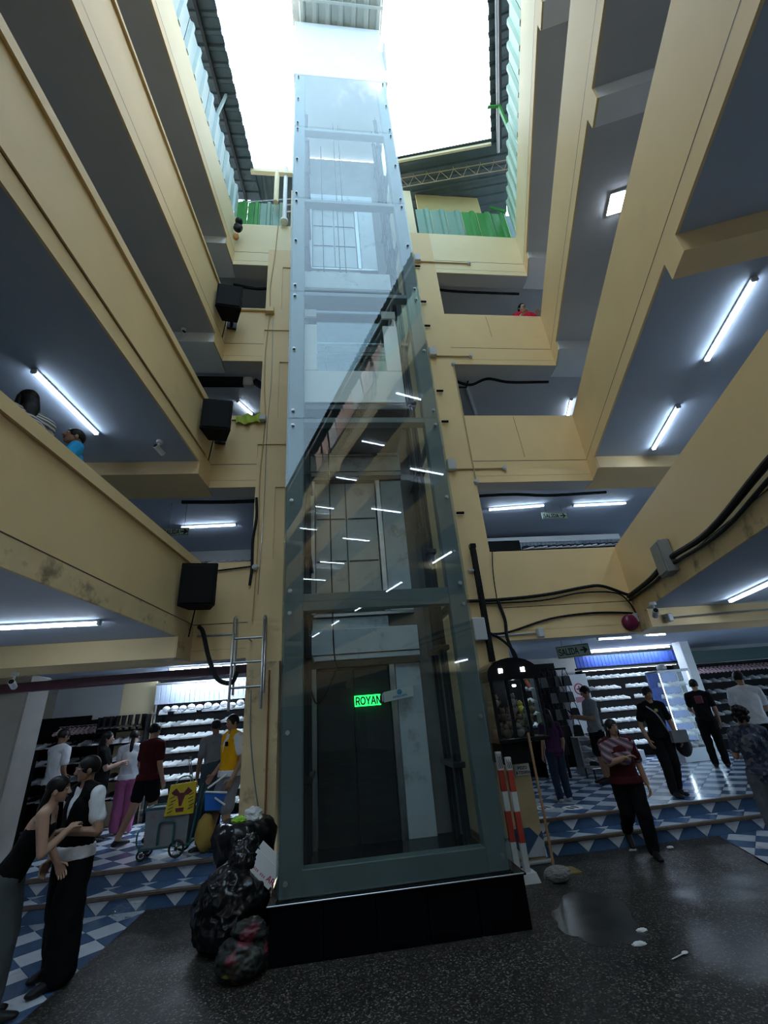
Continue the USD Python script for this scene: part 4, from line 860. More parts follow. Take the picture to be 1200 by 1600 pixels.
v = np.array(li.vertices); a = np.arctan2(v[:, 1], v[:, 0]); v[:, 2] += .035*np.sin(a*7+v[:, 2]*9)*(v[:, 2] < .8); v[:, :2] *= (1+.06*np.sin(a*11+v[:, 2]*20))[:, None]; li.vertices = v
obj('bin_liner', li, 'bag_black', t, smooth=True)
tag(obj('crumpled_paper', lumpy((-.98, 6.12, .875), (.10, .07, .08), .9, 2.5, 6, 3), 'paper', smooth=False), 'crumpled white paper on top of the full bin', 'paper')
tag(obj('green_wrapper', lumpy((-1.14, 6.12, .845), (.09, .06, .035), .9, 2.5, 9, 3), mat('lime', (.35, .65, .05), .5), smooth=False), 'lime green wrapper on top of the full bin', 'wrapper')
camo = {'g': ('texture_coordinate', {}), 'v': ('voronoi_texture', {'scale': 9.}), 's': ('separate_color', {}), 'r': ('rgb_ramp', {'interpolate': False, 'ramp': [(0, (.012, .013, .012)), (.45, (.015, .022, .015)), (.62, (.13, .018, .028)), (.76, (.015, .016, .015)), (.86, (.20, .17, .03)), (.95, (.04, .03, .02))]}), 'p': ('principled_bsdf', {'roughness': .45})}
MAT['patched_bag'] = usdkit.material(stage, '/World/Looks/patched_bag', camo, [('g.object', 'v.vector'), ('v.color', 's.color'), ('s.r', 'r.fac'), ('r.color', 'p.base_color')], surface='p.BSDF')
t = thing('cloth_bundle', 'small dark bag patched with red, yellow and green, in front of the big rubbish bag', 'bag', (-.82, 4.80, 0))
obj('bag_body', seat(lumpy((0, 0, .12), (.21, .17, .15), .35, 1.6, 12, 4, .2)), 'patched_bag', t, smooth=True)
obj('bag_neck', lumpy((.05, .02, .27), (.14, .1, .08), .7, 2, 15, 3, .4), 'patched_bag', t, smooth=True)
t = thing('paper_carton', 'open white carton with red print tipped against the corner of the lift', 'box', (-.75, 5.36, .55), 0)
Mc = roty(.72) @ rotx(-.25)
obj('carton_side', xf(cbox(-.15, .15, -.06, .06, -.085, .085, .004), Mc), 'paper', t); obj('carton_flap', xf(cbox(-.15, .15, .055, .06, .08, .16, .002), Mc), 'paper', t)
obj('red_print', [xf(m_, Mc @ trs(.075, -.062, -.045) @ rotx(PI/2) @ rotz(0)) for m_ in [meshkit.text_mesh('AR', .045, .002, True)]], 'sign_red', t)
obj('pink_print', [xf(box(-.12+i*.02, -.106+i*.02, -.062, -.06, -.05, -.03), Mc) for i in range(9) if i != 5], 'sign_rose', t)
# folding shopping cart with its bag
def wheel(c, r, w, spokes, parent):
    ring_ = trimesh.creation.torus(major_radius=r-.014, minor_radius=.014, major_sections=28, minor_sections=8); ring_.apply_transform(rotx(PI/2)); ring_.apply_translation(c)
    wp = obj('wheel', ring_, 'rubber', parent, smooth=True)
    obj('hub', cyl(c, .022, w, 'y', 14), 'rubber', wp)
    for i in range(spokes):
        a = 2*PI*i/spokes+.3; obj('spoke', bar((c[0]+.015*math.cos(a), c[1], c[2]+.015*math.sin(a)), (c[0]+(r-.014)*math.cos(a), c[1], c[2]+(r-.014)*math.sin(a)), .008, 6), 'grey_box', wp)
mat('cart_green', (.02, .10, .10), .4); mat('cart_mesh', (.20, .21, .23), .5, .15, 6, dirt=(.22, .10, .10), dscale=4)
t = thing('shopping_cart', 'folding wheeled shopping cart with a grey crate on the shop floor edge', 'cart', (-2.27, 7.36, .34), .05)
obj('crate', hull([(x*(1 if z > .3 else .92), y*(1 if z > .3 else .9), z) for x in (-.29, .27) for y in (-.17, .17) for z in (.14, .56)]), 'cart_mesh', t)
obj('crate_rim', [cbox(-.30, .28, y-.008, y+.008, .55, .58) for y in (-.175, .175)]+[cbox(x-.008, x+.008, -.18, .18, .55, .58) for x in (-.295, .275)], 'cart_green', t)
obj('crate_handle', tube([(-.10, -.18, .16), (-.10, -.185, .36), (-.07, -.185, .41), (.06, -.185, .41), (.09, -.185, .36), (.09, -.18, .16)], .014, 8), 'cart_green', t)
obj('base_frame', [cbox(-.33, .30, -.17, .17, .115, .14)], 'cart_green', t)
obj('front_loop', tube([(-.31, -.15, .13), (-.36, -.15, .2), (-.35, -.15, .33), (-.35, .15, .33), (-.36, .15, .2), (-.31, .15, .13)], .010, 8), 'cart_green', t)
obj('back_frame', [bar((.29, y, .12), (.40, y, .80), .012) for y in (-.15, .15)], 'cart_green', t)
for y in (-.05, .05): obj('pull_handle', bar((.22, y, .80), (.16, y, 1.12), .007), 'steel', t)
obj('handle_grip', bar((.16, -.07, 1.12), (.16, .07, 1.12), .012), 'black', t)
for y in (-.13, .13): wheel((-.29, y, .065), .065, .04, 4, t)
for y in (-.17, .17): wheel((.14, y, .10), .10, .04, 5, t)
t = thing('printed_bag', 'yellow bag with a dark red winged print hanging on the wheeled cart', 'bag', (-2.12, 7.20, 1.0), .08)
obj('bag_body', hull([(x, y, z) for x, z in ((-.19, -.19), (.17, -.19), (-.15, .16), (.18, .18)) for y in (-.025, .035)]), mat('bag_yellow', (.62, .46, .02), .5, .12, 12), t)
def flat(poly, y, m, name):
    g = prism(poly, 0, .004); obj(name, xf(g, trs(0, y, 0) @ rotx(PI/2)), m, t)
flat([(-.13, .07), (-.07, .12), (-.02, .06), (.03, .06), (.08, .12), (.14, .07), (.09, .035), (.05, .03), (.03, -.03), (.01, -.09), (-.02, -.09), (-.03, -.03), (-.05, .03), (-.09, .035)], -.026, mat('print_maroon', (.12, .015, .03), .5), 'winged_print')
flat([(-.06, -.11), (.05, -.11), (.04, -.155), (-.05, -.155)], -.026, 'print_maroon', 'print_block')
for i in range(10): 
    x, z = (-.15 if i % 2 else .09)+R2.uniform(-.01, .03), .02-.02*i
    flat([(x, z), (x+.06, z+.022), (x+.06, z+.03), (x, z+.009)], -.026, 'ink', 'print_dash')
obj('bag_strap', tube([(-.1, 0, .16), (-.03, .02, .24), (.08, .02, .24), (.14, 0, .17)], .009, 6), 'cart_green', t)
t = thing('tall_trolley_bag', 'tall dark blue trolley bag standing behind the wheeled cart', 'bag', (-1.93, 7.74, .34))
obj('bag_body', hull([(x, y, z) for x, y, z in [(-.13, -.1, .12), (.13, -.1, .12), (-.13, .1, .12), (.13, .1, .12), (-.08, -.08, 1.0), (.15, -.08, 1.04), (-.08, .08, 1.0), (.15, .08, 1.04)]]), mat('denim_dark', (.02, .045, .07), .7), t)
for y in (-.11, .11): wheel((.0, y, .085), .085, .03, 5, t)
t = thing('blue_carrier', 'bright blue carrier with white frame bars held beside the man in the yellow vest', 'bag', (-1.70, 7.32, .98), .3)
obj('carrier_body', hull([(x, y, z) for x, y, z in [(-.13, -.07, -.16), (.10, -.07, -.18), (-.13, .07, -.16), (.10, .07, -.18), (-.15, -.08, .05), (.13, -.08, .0), (-.15, .08, .05), (.13, .08, .0)]]), mat('carrier_blue', (.02, .14, .52), .4), t)
for a, b in (((-.12, -.09, .10), (.12, -.09, .24)), ((-.14, -.09, .06), (.14, -.09, .02)), ((-.02, -.1, -.02), (.12, -.1, -.12))): obj('frame_bar', bar(a, b, .012), 'white_paint', t)
t = thing('ochre_bag', 'ochre yellow bag on the floor under the bright blue carrier', 'bag', (-1.80, 7.30, .34))
obj('bag_body', seat(lumpy((0, 0, .22), (.12, .11, .22), .3, 1.5, 21, 3, .2)), mat('ochre', (.36, .23, .04), .6), t, smooth=True)
tag(obj('clear_wrapper', lumpy((-2.35, 6.45, .07), (.17, .08, .07), .9, 2.2, 30, 3, .5), 'clear_glass'), 'crumpled clear plastic bag lying at the foot of the tiled step', 'wrapper')
# striped posts, broom, toy machine
t = thing('striped_post', 'pair of red and white striped posts on a white base beside the lift plinth', 'post', (2.06, 5.98, 0))
mat('post_white', (.66, .65, .63), .5, .06, 10); mat('post_red', (.42, .05, .03), .5, .1, 10)
for x, y, h in ((-.075, .04, 1.28), (.01, -.04, 1.22)):
    zz = [.08, .36, .66, .86, 1.08, h]
    for i in range(5): obj('post_band', cbox(x-.034, x+.034, y-.028, y+.028, zz[i], zz[i+1], .004), ('post_white', 'post_red', 'post_white', 'post_red', 'post_white')[i], t)
    obj('black_print', [box(x-.026+.012*i, x-.02+.012*i, y-.031, y-.028, zz[4]+.02, h-.02-.03*(i % 2)) for i in range(5)], 'ink', t)
obj('post_base', [hull([(x, y, z) for x, y, z in [(-.14, -.11, 0), (.13, -.11, 0), (-.14, .13, 0), (.13, .13, 0), (-.12, -.09, .09), (.10, -.09, .09), (-.12, .10, .09), (.10, .10, .09)]])], 'post_white', t)
t = thing('broom', 'worn wooden-handled broom with a grey dusty head leaning by the pier', 'broom')
obj('handle', tube([(2.36, 5.86, .14), (2.385, 5.92, .8), (2.41, 5.985, 1.46)], .016, 10), mat('handle_wood', (.34, .18, .08), .6, .3, 9, dirt=(.42, .38, .3), dscale=6), t)
obj('bristle_head', seat(lumpy((2.37, 5.82, .075), (.15, .085, .075), .2, 3, 40, 4, .12)), mat('bristle_grey', (.22, .21, .20), .9, .3, 30, bump=.5, bscale=60), t)
tag(obj('floor_plate', hull([(x, y, z) for z in (0.001, .012) for x, y in ((2.48, 5.98), (2.74, 6.0), (2.72, 6.22), (2.44, 6.2))]), mat('worn_yellow', (.22, .16, .04), .6, .2, 9)), 'worn yellowish square plate on the floor by the broom head', 'plate')
tag(obj('threshold_strip', cbox(2.05, 2.62, 6.45, 6.52, .0, .03), 'grey_wall'), 'pale stone strip on the floor at the foot of the pier', 'strip')
t = thing('toy_machine', 'black arched toy vending cabinet with two glowing lamp reflections beside the lift', 'vending machine', (2.37, 6.28, 0))
Wm, Dm = .34, .26
obj('lower_body', cbox(-Wm+.04, .06, -Dm+.06, Dm, 1.12, 1.38, .01), 'black', t)
obj('shelf_tray', cbox(-Wm, Wm, -Dm-.01, Dm, 1.36, 1.41, .008), 'black_gloss', t)
for x in (-Wm, -.13, .09, Wm-.04): obj('cage_bar', cbox(x, x+.045, -Dm-.005, -Dm+.03, 1.4, 2.12, .006), 'black_gloss', t)
for x in (-Wm, Wm-.03): obj('corner_post', cbox(x, x+.03, Dm-.03, Dm, 1.4, 2.12, .006), 'black_gloss', t)
obj('glass_front', box(-Wm+.03, Wm-.03, -Dm+.012, -Dm+.018, 1.41, 2.12), 'clear_glass', t)
for x in (-Wm+.006, Wm-.012): obj('glass_side', box(x, x+.006, -Dm+.03, Dm-.03, 1.41, 2.12), 'clear_glass', t)
obj('back_panel', cbox(-Wm, Wm, Dm-.02, Dm, 1.4, 2.14), 'black', t)
arc = [(-Wm-.02, 2.10), (Wm+.02, 2.10)]+[((Wm+.02)*math.cos(a), 2.18+.20*math.sin(a)) for a in np.linspace(0, PI, 14)]
hd = prism(arc, 0, 2*Dm+.02); hd.apply_transform(rotx(PI/2)); hd.apply_translation([0, Dm, 0]); obj('arched_head', hd, 'black_gloss', t)
for x in (-.17, .14): obj('lamp_reflection', cbox(x-.03, x+.03, -Dm-.028, -Dm-.02, 2.19, 2.25, .003), 'lamp_glow', t)  # glowing squares stand in for lamps mirrored in the glossy head
obj('inner_lamp', cbox(.06, .10, -.05, 0, 2.02, 2.05), 'lamp_glow', t)
TOYM = [mat('toy_tan', (.16, .12, .08), .8, .2, 20), mat('toy_orange', (.32, .10, .03), .7), mat('toy_yellow', (.45, .42, .07), .6), mat('toy_grey', (.19, .19, .17), .8, .2, 20), mat('toy_red', (.2, .03, .03), .7)]
for i in range(26):
    x, y, z = R2.uniform(-.27, .27), R2.uniform(-.2, .15), 1.46+.085*(i//6)+R2.uniform(0, .03)
    k = (0, 3, 0, 1, 0, 3, 0, 2, 3, 0, 4, 0, 3)[i % 13]
    tt = thing('plush_toy', '%s soft toy in the %s row of the heap inside the arched toy cabinet' % (('brown', 'orange', 'yellow', 'grey', 'red')[k], ('lowest', 'second', 'third', 'fourth', 'topmost')[i//6]), 'toy', (2.37+x, 6.28+y, z), R2.uniform(0, 6), 'soft toys in the arched cabinet')
    obj('toy_body', ball((0, 0, 0), (.052, .045, .055), 2), TOYM[k], tt, smooth=True); hd_ = obj('toy_head', ball((0, -.01, .072), .038, 2), TOYM[k], tt, smooth=True)
    for sx in (-1, 1): obj('toy_ear', ball((sx*.027, -.005, .105), .014, 1), TOYM[k], hd_); obj('toy_arm', ball((sx*.055, -.02, .01), (.018, .018, .03), 1), TOYM[k], tt)
# litter
t = thing('plastic_spoon', 'white plastic spoon lying on the dark floor', 'spoon', (2.51, 4.13, 0), .35)
obj('bowl', xf(ball((.055, 0, .008), (.03, .02, .007), 2), np.eye(4)), 'paper', t, smooth=True); obj('stem', cbox(-.10, .03, -.006, .006, .004, .009, .002), 'paper', t)
for x, y, r, lab in ((3.70, 6.50, .05, 'white scrap of paper at the foot of the tiled steps, by the walking woman'), (4.16, 6.42, .045, 'thin pale scrap at the foot of the steps past the walking woman'), (2.49, 4.56, .05, 'pale wet scrap at the edge of the puddle nearer the lift'), (2.33, 4.36, .06, 'rounded pale scrap at the edge of the puddle nearer the viewer')):
    tag(obj('paper_scrap', seat(lumpy((x, y, .008), (r, r*.5, .014), .9, 2.5, int(x*100), 2), .002), 'paper'), lab, 'litter')
ang = np.linspace(0, 2*PI, 40, endpoint=False)
rr_ = 1+.5*(meshkit.fbm(np.stack([np.cos(ang)*1.3, np.sin(ang)*1.3, ang*0], 1), 3, 4)-.5)*2
MAT['wet'] = usdkit.material(stage, '/World/Looks/wet', {'g': ('texture_coordinate', {}), 'n': ('noise_texture', {'scale': 3.5, 'detail': 3}), 'b': ('bump', {'strength': .12, 'distance': .01}), 'r': ('rgb_ramp', {'ramp': [(.3, (.018, .018, .016)), (.7, (.04, .038, .032))]}), 'p': ('principled_bsdf', {'roughness': .2, 'specular_ior_level': .4})},
    [('g.object', 'n.vector'), ('n.fac', 'r.fac'), ('r.color', 'p.base_color'), ('n.fac', 'b.height'), ('b.normal', 'p.normal')], surface='p.BSDF')
tag(obj('puddle', prism([(2.28+.42*r*math.cos(a)+.12*math.sin(a), 4.92+.55*r*math.sin(a)) for a, r in zip(ang, rr_)], 0, .002), 'wet', kind='stuff'), 'shallow murky puddle on the dark floor in front of the steps', 'water', kind='stuff')
for x, y, lab in ((3.10, 7.62, 'round pale floor sticker with two dark footprints, nearer the toy machine'), (3.45, 7.42, 'round pale floor sticker with two dark footprints, nearer the walking woman')):
    t = thing('floor_sticker', lab, 'sticker', (x, y, .341), .4)
    obj('disc', cyl((0, 0, .001), .15, .002, 'z', 28), 'paper', t)
    for sx in (-.05, .05): obj('footprint', xf(cyl((0, 0, 0), .032, .0015, 'z', 14), trs(sx, 0, .003) @ np.diag([1, 2.4, 1, 1])), 'ink', t)
# plant and toy on the top gallery
t = thing('potted_plant', 'spiky plant in a dark pot on the beam under the top gallery', 'plant', (-2.31, 6.35, 11.165))
obj('pot', lathe([(0, 0), (.09, 0), (.12, .16), (.10, .16), (.08, .03), (0, .03)], 18), 'black', t)
for i in range(9):
    a = i*2.4; obj('leaf', tube([(0, 0, .12), (.05*math.cos(a), .05*math.sin(a), .25), (.14*math.cos(a), .14*math.sin(a), .40+.05*(i % 3))], [.014]*7+[.011]*3+[.006, .004, .002], 6), mat('leaf_dark', (.03, .06, .04), .5) if i == 0 else 'leaf_dark', t)
t = thing('hanging_toy', 'dark stuffed toy hanging at the corner of the top gallery with an orange one below', 'toy', (-1.93, 6.38, 12.05))
obj('toy_body', lumpy((0, 0, 0), (.10, .08, .13), .4, 2, 50, 3), 'shoe_black', t, smooth=True); obj('toy_head', ball((.02, -.04, .16), .085, 2), 'shoe_black', t, smooth=True); obj('orange_toy', lumpy((-.02, 0, -.33), (.06, .05, .11), .3, 2, 52, 3), mat('toy_amber', (.55, .22, .05), .7), t, smooth=True)

# ================================================================== PEOPLE
Mf = m3.Manifold
def ell(c, r, n=16): return Mf.sphere(1.0, n).scale([float(x) for x in np.broadcast_to(r, 3)]).translate([float(x) for x in c])
def seg(a, ra, b, rb, n=14): return Mf.batch_hull([ell(a, ra, n), ell(b, rb, n)])
def union(L): return Mf.batch_boolean(L, m3.OpType.Add)
def tm_of(m, L=.025, it=8, wr=0.):
    m = m.refine_to_length(L); g = m.to_mesh(); t_ = trimesh.Trimesh(g.vert_properties[:, :3], g.tri_verts, process=False)
    trimesh.smoothing.filter_taubin(t_, .5, .52, iterations=it)
    if wr:      # cloth folds
        v = np.array(t_.vertices); q = v*np.array([9., 9., 5.])+v[:, [2, 0, 1]]*4
        t_.vertices = v+np.array(t_.vertex_normals)*((1-2*np.abs(meshkit.fbm(q, 2, 3)-.5))-.72)[:, None]*wr
    return t_
def norm(v): v = np.array(v, float); return v/(np.linalg.norm(v)+1e-9)
SKIN = [mat('skin_tan', (.36, .20, .125), .5, .05, 8), mat('skin_fair', (.50, .30, .21), .5, .05, 8), mat('skin_deep', (.22, .115, .07), .5, .05, 8)]
mat('hair_black', (.006, .005, .005), .45, .3, 40, spec=.25); mat('eye_white', (.7, .7, .68), .2); mat('lip', (.26, .09, .08), .45)
def clothm(name, c, var=.08): return mat('wear_'+name, c, .85, var, 6, spec=.12, bump=.25, bscale=35)
def hand(w, d, n_, L, curl, thumb):
    """palm and five separate fingers from the wrist w along d; n_ = the way the palm faces, thumb = side vector"""
    d, n_, s = norm(d), norm(n_), norm(thumb); P = []
    k = L/.18
    palm = [(w+d*.012*k+s*o*k, .014*k) for o in (-.018, .018)]+[(w+d*.085*k+s*o*k, .0115*k) for o in (-.033, .030)]
    P.append(Mf.batch_hull([ell(p, r, 10) for p, r in palm]))
    for o, l in ((.030, .072), (.010, .080), (-.011, .075), (-.031, .058)):
        b = w+d*.083*k+s*o*k; dd = d; pts = [b]
        for j, f in enumerate((.45, .32, .25)):
            a = curl*(.5 if j == 0 else 1.0); dd = norm(dd*math.cos(a)+n_*math.sin(a)); pts.append(pts[-1]+dd*l*f*k)
        for j in range(3): P.append(seg(pts[j], (.0095-.0006*j)*k, pts[j+1], (.0088-.0007*j)*k, 8))
    b = w+d*.028*k+s*.024*k; m_ = b+norm(d*.6+s*.75+n_*.25)*.042*k; e = m_+norm(d*.85+s*.2+n_*.45)*.034*k
    P += [seg(b, .0135*k, m_, .0105*k, 8), seg(m_, .0105*k, e, .0088*k, 8)]
    return P
def person(label, loc, rz, H, skin=0, pose=None, top=None, bottom=None, shoes='shoe_black', hair='short', yaw=0., nod=0., build=1., detail=.028, sleeve=.55, leg_to=1., leg_w=1., vest=None, extra=None, long_top=0., group=None):
    J = dict(pelvis=(0, 0, .53), waist=(0, 0, .62), chest=(0, 0, .735), neck=(0, .0, .845), head=(0, .012, .925),
             hl=(-.05, 0, .51), kl=(-.056, .012, .285), al=(-.058, -.012, .045), hr=(.05, 0, .51), kr=(.056, .012, .285), ar=(.058, -.012, .045),
             sl=(-.105, 0, .80), el=(-.137, -.015, .625), wl=(-.135, .045, .49), sr=(.105, 0, .80), er=(.137, -.015, .625), wr=(.135, .045, .49), fl=None, fr=None)
    J.update(pose or {})
    g = {k: (np.array(v, float)*H if v is not None else None) for k, v in J.items()}
    b = build*H
    t = thing('person', label, 'person', loc, rz, group)
    def torso(e=0., z_lo=None):
        A = [ell(g['chest'], (.092*b+e, .062*b+e, .075*H+e)), ell(g['waist'], (.077*b+e, .056*b+e, .05*H+e)), ell(g['pelvis'], (.088*b+e, .062*b+e, .05*H+e))]
        return [Mf.batch_hull([A[0], A[1]]), Mf.batch_hull([A[1], A[2]])]
    sh = lambda e: [Mf.batch_hull([ell(g['sl'], .032*b+e), ell(g['chest']+[0, 0, .035*H], (.05*b+e, .045*b+e, .03*H+e)), ell(g['sr'], .032*b+e), ell(g['neck']-[0, 0, .012*H], .030*b+e)])]
    B = torso()+sh(0)+[seg(g['neck']-[0, 0, .02*H], .032*H, g['head']-[0, .012*H, .02*H], .030*H)]
    for s in 'lr':
        B += [seg(g['h'+s], .056*b, g['k'+s], .036*b), seg(g['k'+s], .036*b, g['a'+s], .022*b), seg(g['s'+s], .031*b, g['e'+s], .0235*b), seg(g['e'+s], .0235*b, g['w'+s], .0165*b)]
        f = g['f'+s] if g['f'+s] is not None else np.array([0, .115*H, -.028*H])
        B.append(seg(g['a'+s]-[0, .006*H, .022*H], .021*H, g['a'+s]+f, .016*H))
        d = norm(g['w'+s]-g['e'+s]); side = norm(np.cross(d, [0, 0, 1.]) if abs(d[2]) < .8 else np.array([0, 1., 0])); inn = np.array([1., 0, 0])*(1 if s == 'l' else -1)
        n_ = norm(inn-d*(inn@d)) if abs(d[2]) > .6 else np.array([0, 0, -1.]); th = norm(np.cross(n_, d)); th = th if (th@[0, 1, 0] > 0 or th[2] > .3) else -th
        B += hand(g['w'+s], d, n_, .108*H, (J.get('curl') or .45), th)
    # head: skull, jaw, nose, ears
    Rh = rotz(yaw) @ rotx(-nod); hp = g['head']; k = H/1.7
    def hx(m): return m.transform(np.vstack([Rh[:3, :3].T]).T.tolist() and [[*Rh[i, :3], float(hp[i])] for i in range(3)])
    Hd = [ell((0, -.008*k, .018*k), (.074*k, .092*k, .092*k), 22), Mf.batch_hull([ell((0, .012*k, -.02*k), (.064*k, .072*k, .06*k)), ell((0, .045*k, -.088*k), (.026*k, .024*k, .018*k)), ell((-.038*k, .01*k, -.062*k), .02*k), ell((.038*k, .01*k, -.062*k), .02*k)]),
          Mf.batch_hull([ell((0, .082*k, .012*k), .007*k, 8), ell((0, .104*k, -.028*k), .011*k, 8), ell((-.013*k, .085*k, -.033*k), .009*k, 8), ell((.013*k, .085*k, -.033*k), .009*k, 8)]),
          Mf.batch_hull([ell((-.034*k, .076*k, .028*k), .009*k, 8), ell((.034*k, .076*k, .028*k), .009*k, 8)]),
          ell((-.075*k, -.004*k, -.012*k), (.012*k, .022*k, .032*k), 10), ell((.075*k, -.004*k, -.012*k), (.012*k, .022*k, .032*k), 10)]
    head_ = hx(union(Hd))
    obj('body', tm_of(union(B+[head_]), detail), SKIN[skin], t, smooth=True)
    MHd = np.eye(4); MHd[:3, :3] = Rh[:3, :3]; MHd[:3, 3] = hp
    for sx in (-1, 1):
        e_ = obj('eye', xf(ball((sx*.031*k, .079*k, .008*k), (.013*k, .007*k, .0075*k), 1), MHd), 'eye_white', t)
        obj('iris', xf(ball((sx*.031*k, .0855*k, .008*k), (.0062*k, .003*k, .0062*k), 1), MHd), 'ink', e_)
        obj('eyebrow', xf(hull([(sx*.015*k, .088*k, .031*k), (sx*.05*k, .076*k, .032*k), (sx*.048*k, .078*k, .038*k), (sx*.016*k, .09*k, .037*k), (sx*.03*k, .07*k, .034*k)]), MHd), 'hair_black', t)
    obj('mouth', xf(ball((0, .079*k, -.058*k), (.023*k, .008*k, .0085*k), 1), MHd), 'lip', t)
    # hair: a cap over the skull, opened at the face
    cap_ = ell((0, -.012*k, .026*k), (.084*k, .102*k, .098*k), 22)-ell((0, .105*k, -.03*k), (.072*k, .085*k, .088*k), 18)-Mf.cube([.4, .4, .4], True).translate([0, .12*k, -.235*k])
    hp_ = [cap_]
    if hair == 'short': hp_ = [cap_-Mf.cube([.5, .5, .3], True).translate([0, 0, -.045*k-.15])]
    if hair in ('long', 'tail', 'back'):
        zl = {'long': -.30, 'tail': -.42, 'back': -.34}[hair]; w_ = {'long': .075, 'tail': .034, 'back': .085}[hair]
        hp_ += [Mf.batch_hull([ell((0, -.06*k, .0), (w_*k, .045*k, .05*k)), ell((0, -.105*k, -.14*k), (w_*.95*k, .035*k, .05*k))]), Mf.batch_hull([ell((0, -.105*k, -.14*k), (w_*.95*k, .035*k, .05*k)), ell((0, -.10*k, zl*k), (w_*.55*k, .025*k, .05*k))])]
        if hair == 'long':
            for sx in (-1, 1): hp_.append(Mf.batch_hull([ell((sx*.07*k, -.02*k, .0), .028*k), ell((sx*.082*k, -.03*k, -.16*k), (.03*k, .04*k, .05*k))]))
    if hair == 'bun': hp_.append(ell((0, -.115*k, .02*k), .045*k))
    if hair == 'curly':
        rc = random.Random(3)
        for i in range(46):
            v = norm([rc.gauss(0, 1), rc.gauss(0, 1)-.35, rc.gauss(0, 1)+.55]); hp_.append(ell((v[0]*.088*k, -.018*k+v[1]*.105*k, .02*k+v[2]*.10*k), .030*k, 8))
    obj('hair', tm_of(hx(union(hp_)), .02, 4), 'hair_black', t, smooth=True)
    # clothes
    if top:
        S = torso(.012*H)+sh(.008*H)
        if long_top: S.append(Mf.batch_hull([ell(g['pelvis'], (.094*b, .07*b, .05*H)), ell(g['pelvis']-[0, 0, long_top*H], (.098*b, .074*b, .03*H))]))
        S.append(Mf.batch_hull([ell(g['pelvis']+[0, 0, .02*H], (.108*b, .082*b, .012*H)), ell(g['pelvis']-[0, 0, .022*H], (.114*b, .088*b, .008*H))]))
        if sleeve:
            for s in 'lr':
                u = min(1., sleeve/.55); m_ = g['s'+s]+(g['e'+s]-g['s'+s])*(u if sleeve <= .55 else 1.)*(.62 if sleeve <= .55 else 1.)
                S.append(seg(g['s'+s], .039*b, m_, .038*b if sleeve <= .55 else .031*b))
                if sleeve > .55: S.append(seg(g['e'+s], .031*b, g['e'+s]+(g['w'+s]-g['e'+s])*(sleeve-.55)/.45, .025*b))
        M_ = union(S)-ell(g['neck']+[0, .022*H, .012*H], (.036*H, .045*H, .03*H))
        obj('shirt', tm_of(M_, detail*.85, 8, .022), top, t, smooth=True)
    if vest:
        V_ = union(torso(.019*H)+sh(.014*H))-Mf.batch_hull([ell(g['neck']+[0, .07*H, .03*H], (.045*H, .05*H, .03*H)), ell(g['chest']+[0, .09*H, -.03*H], (.008*H, .05*H, .02*H))])
        for s in 'lr': V_ = V_-ell(g['s'+s]+(g['s'+s]-g['chest'])*.28, (.032*H, .10*H, .06*H))
        obj('vest', tm_of(V_, detail*.85, 8, .014), vest, t, smooth=True)
    if bottom:
        S = [Mf.batch_hull([ell(g['pelvis']+[0, 0, .025*H], (.088*b, .065*b, .02*H)), ell(g['pelvis'], (.094*b, .069*b, .045*H))]), Mf.batch_hull([ell(g['pelvis'], (.094*b, .069*b, .045*H)), ell(g['hl'], .062*b), ell(g['hr'], .062*b)])]
        for s in 'lr':
            kt = min(1., leg_to/.5); m_ = g['h'+s]+(g['k'+s]-g['h'+s])*kt
            S.append(seg(g['h'+s], .064*b, m_, (.047 if kt == 1 else .058)*b*(leg_w if leg_to > .5 else 1.)))
            if leg_to > .5:
                e = g['k'+s]+(g['a'+s]-g['k'+s])*(leg_to-.5)/.5*.98; S.append(seg(g['k'+s], .047*b*leg_w, e, .036*b*leg_w**1.5))
        P_ = union(S)
        for s in 'lr':      # hems end flat just over the shoe
            if leg_to >= 1.: P_ = P_.trim_by_plane([0, 0, 1.], float(min(g['al'][2], g['ar'][2])-.03*H)) if g['al'][2] < .08*H and g['ar'][2] < .08*H else P_
        obj('trousers' if leg_to > .6 else 'shorts', tm_of(P_, detail*.85, 8, .028), bottom, t, smooth=True)
    if shoes:
        for s in 'lr':
            f = g['f'+s] if g['f'+s] is not None else np.array([0, .115*H, -.028*H]); a_ = g['a'+s]; dn = norm(f); q = a_-[0, 0, .022*H]
            sm_ = Mf.batch_hull([ell(q-dn*.022*H, (.026*H, .026*H, .022*H)), ell(a_+[0, 0, -.004*H], (.026*H, .028*H, .02*H)), ell(a_+f*.62-[0, 0, .008*H], (.028*H, .028*H, .018*H)), ell(a_+f*1.05+[0, 0, .002*H], (.024*H, .024*H, .014*H))])
            sm_ = sm_.trim_by_plane([0, 0, 1.], 0.003) if min(q[2], (a_+f)[2]) < .03*H else sm_
            obj('shoe', tm_of(sm_, .03, 4), shoes, t, smooth=True)
    if extra: extra(t, g, H, MHd, k)
    return t
C_black, C_white, C_grey = clothm('black', (.006, .006, .007)), clothm('white', (.72, .73, .76)), clothm('grey', (.20, .21, .23))
C_slate = clothm('slate', (.085, .10, .105)); C_pink = clothm('pink', (.42, .12, .26)); C_wine = clothm('wine', (.055, .008, .011)); C_yel = clothm('yellow', (.80, .40, .01)); C_sky = clothm('sky', (.03, .36, .72)); C_red = clothm('red', (.65, .02, .05)); C_purple = clothm('purple', (.05, .018, .055)); C_jean = clothm('jeans', (.022, .03, .05)); C_greyj = clothm('greyjeans', (.13, .145, .17)); C_polo = clothm('polo', (.22, .26, .28))
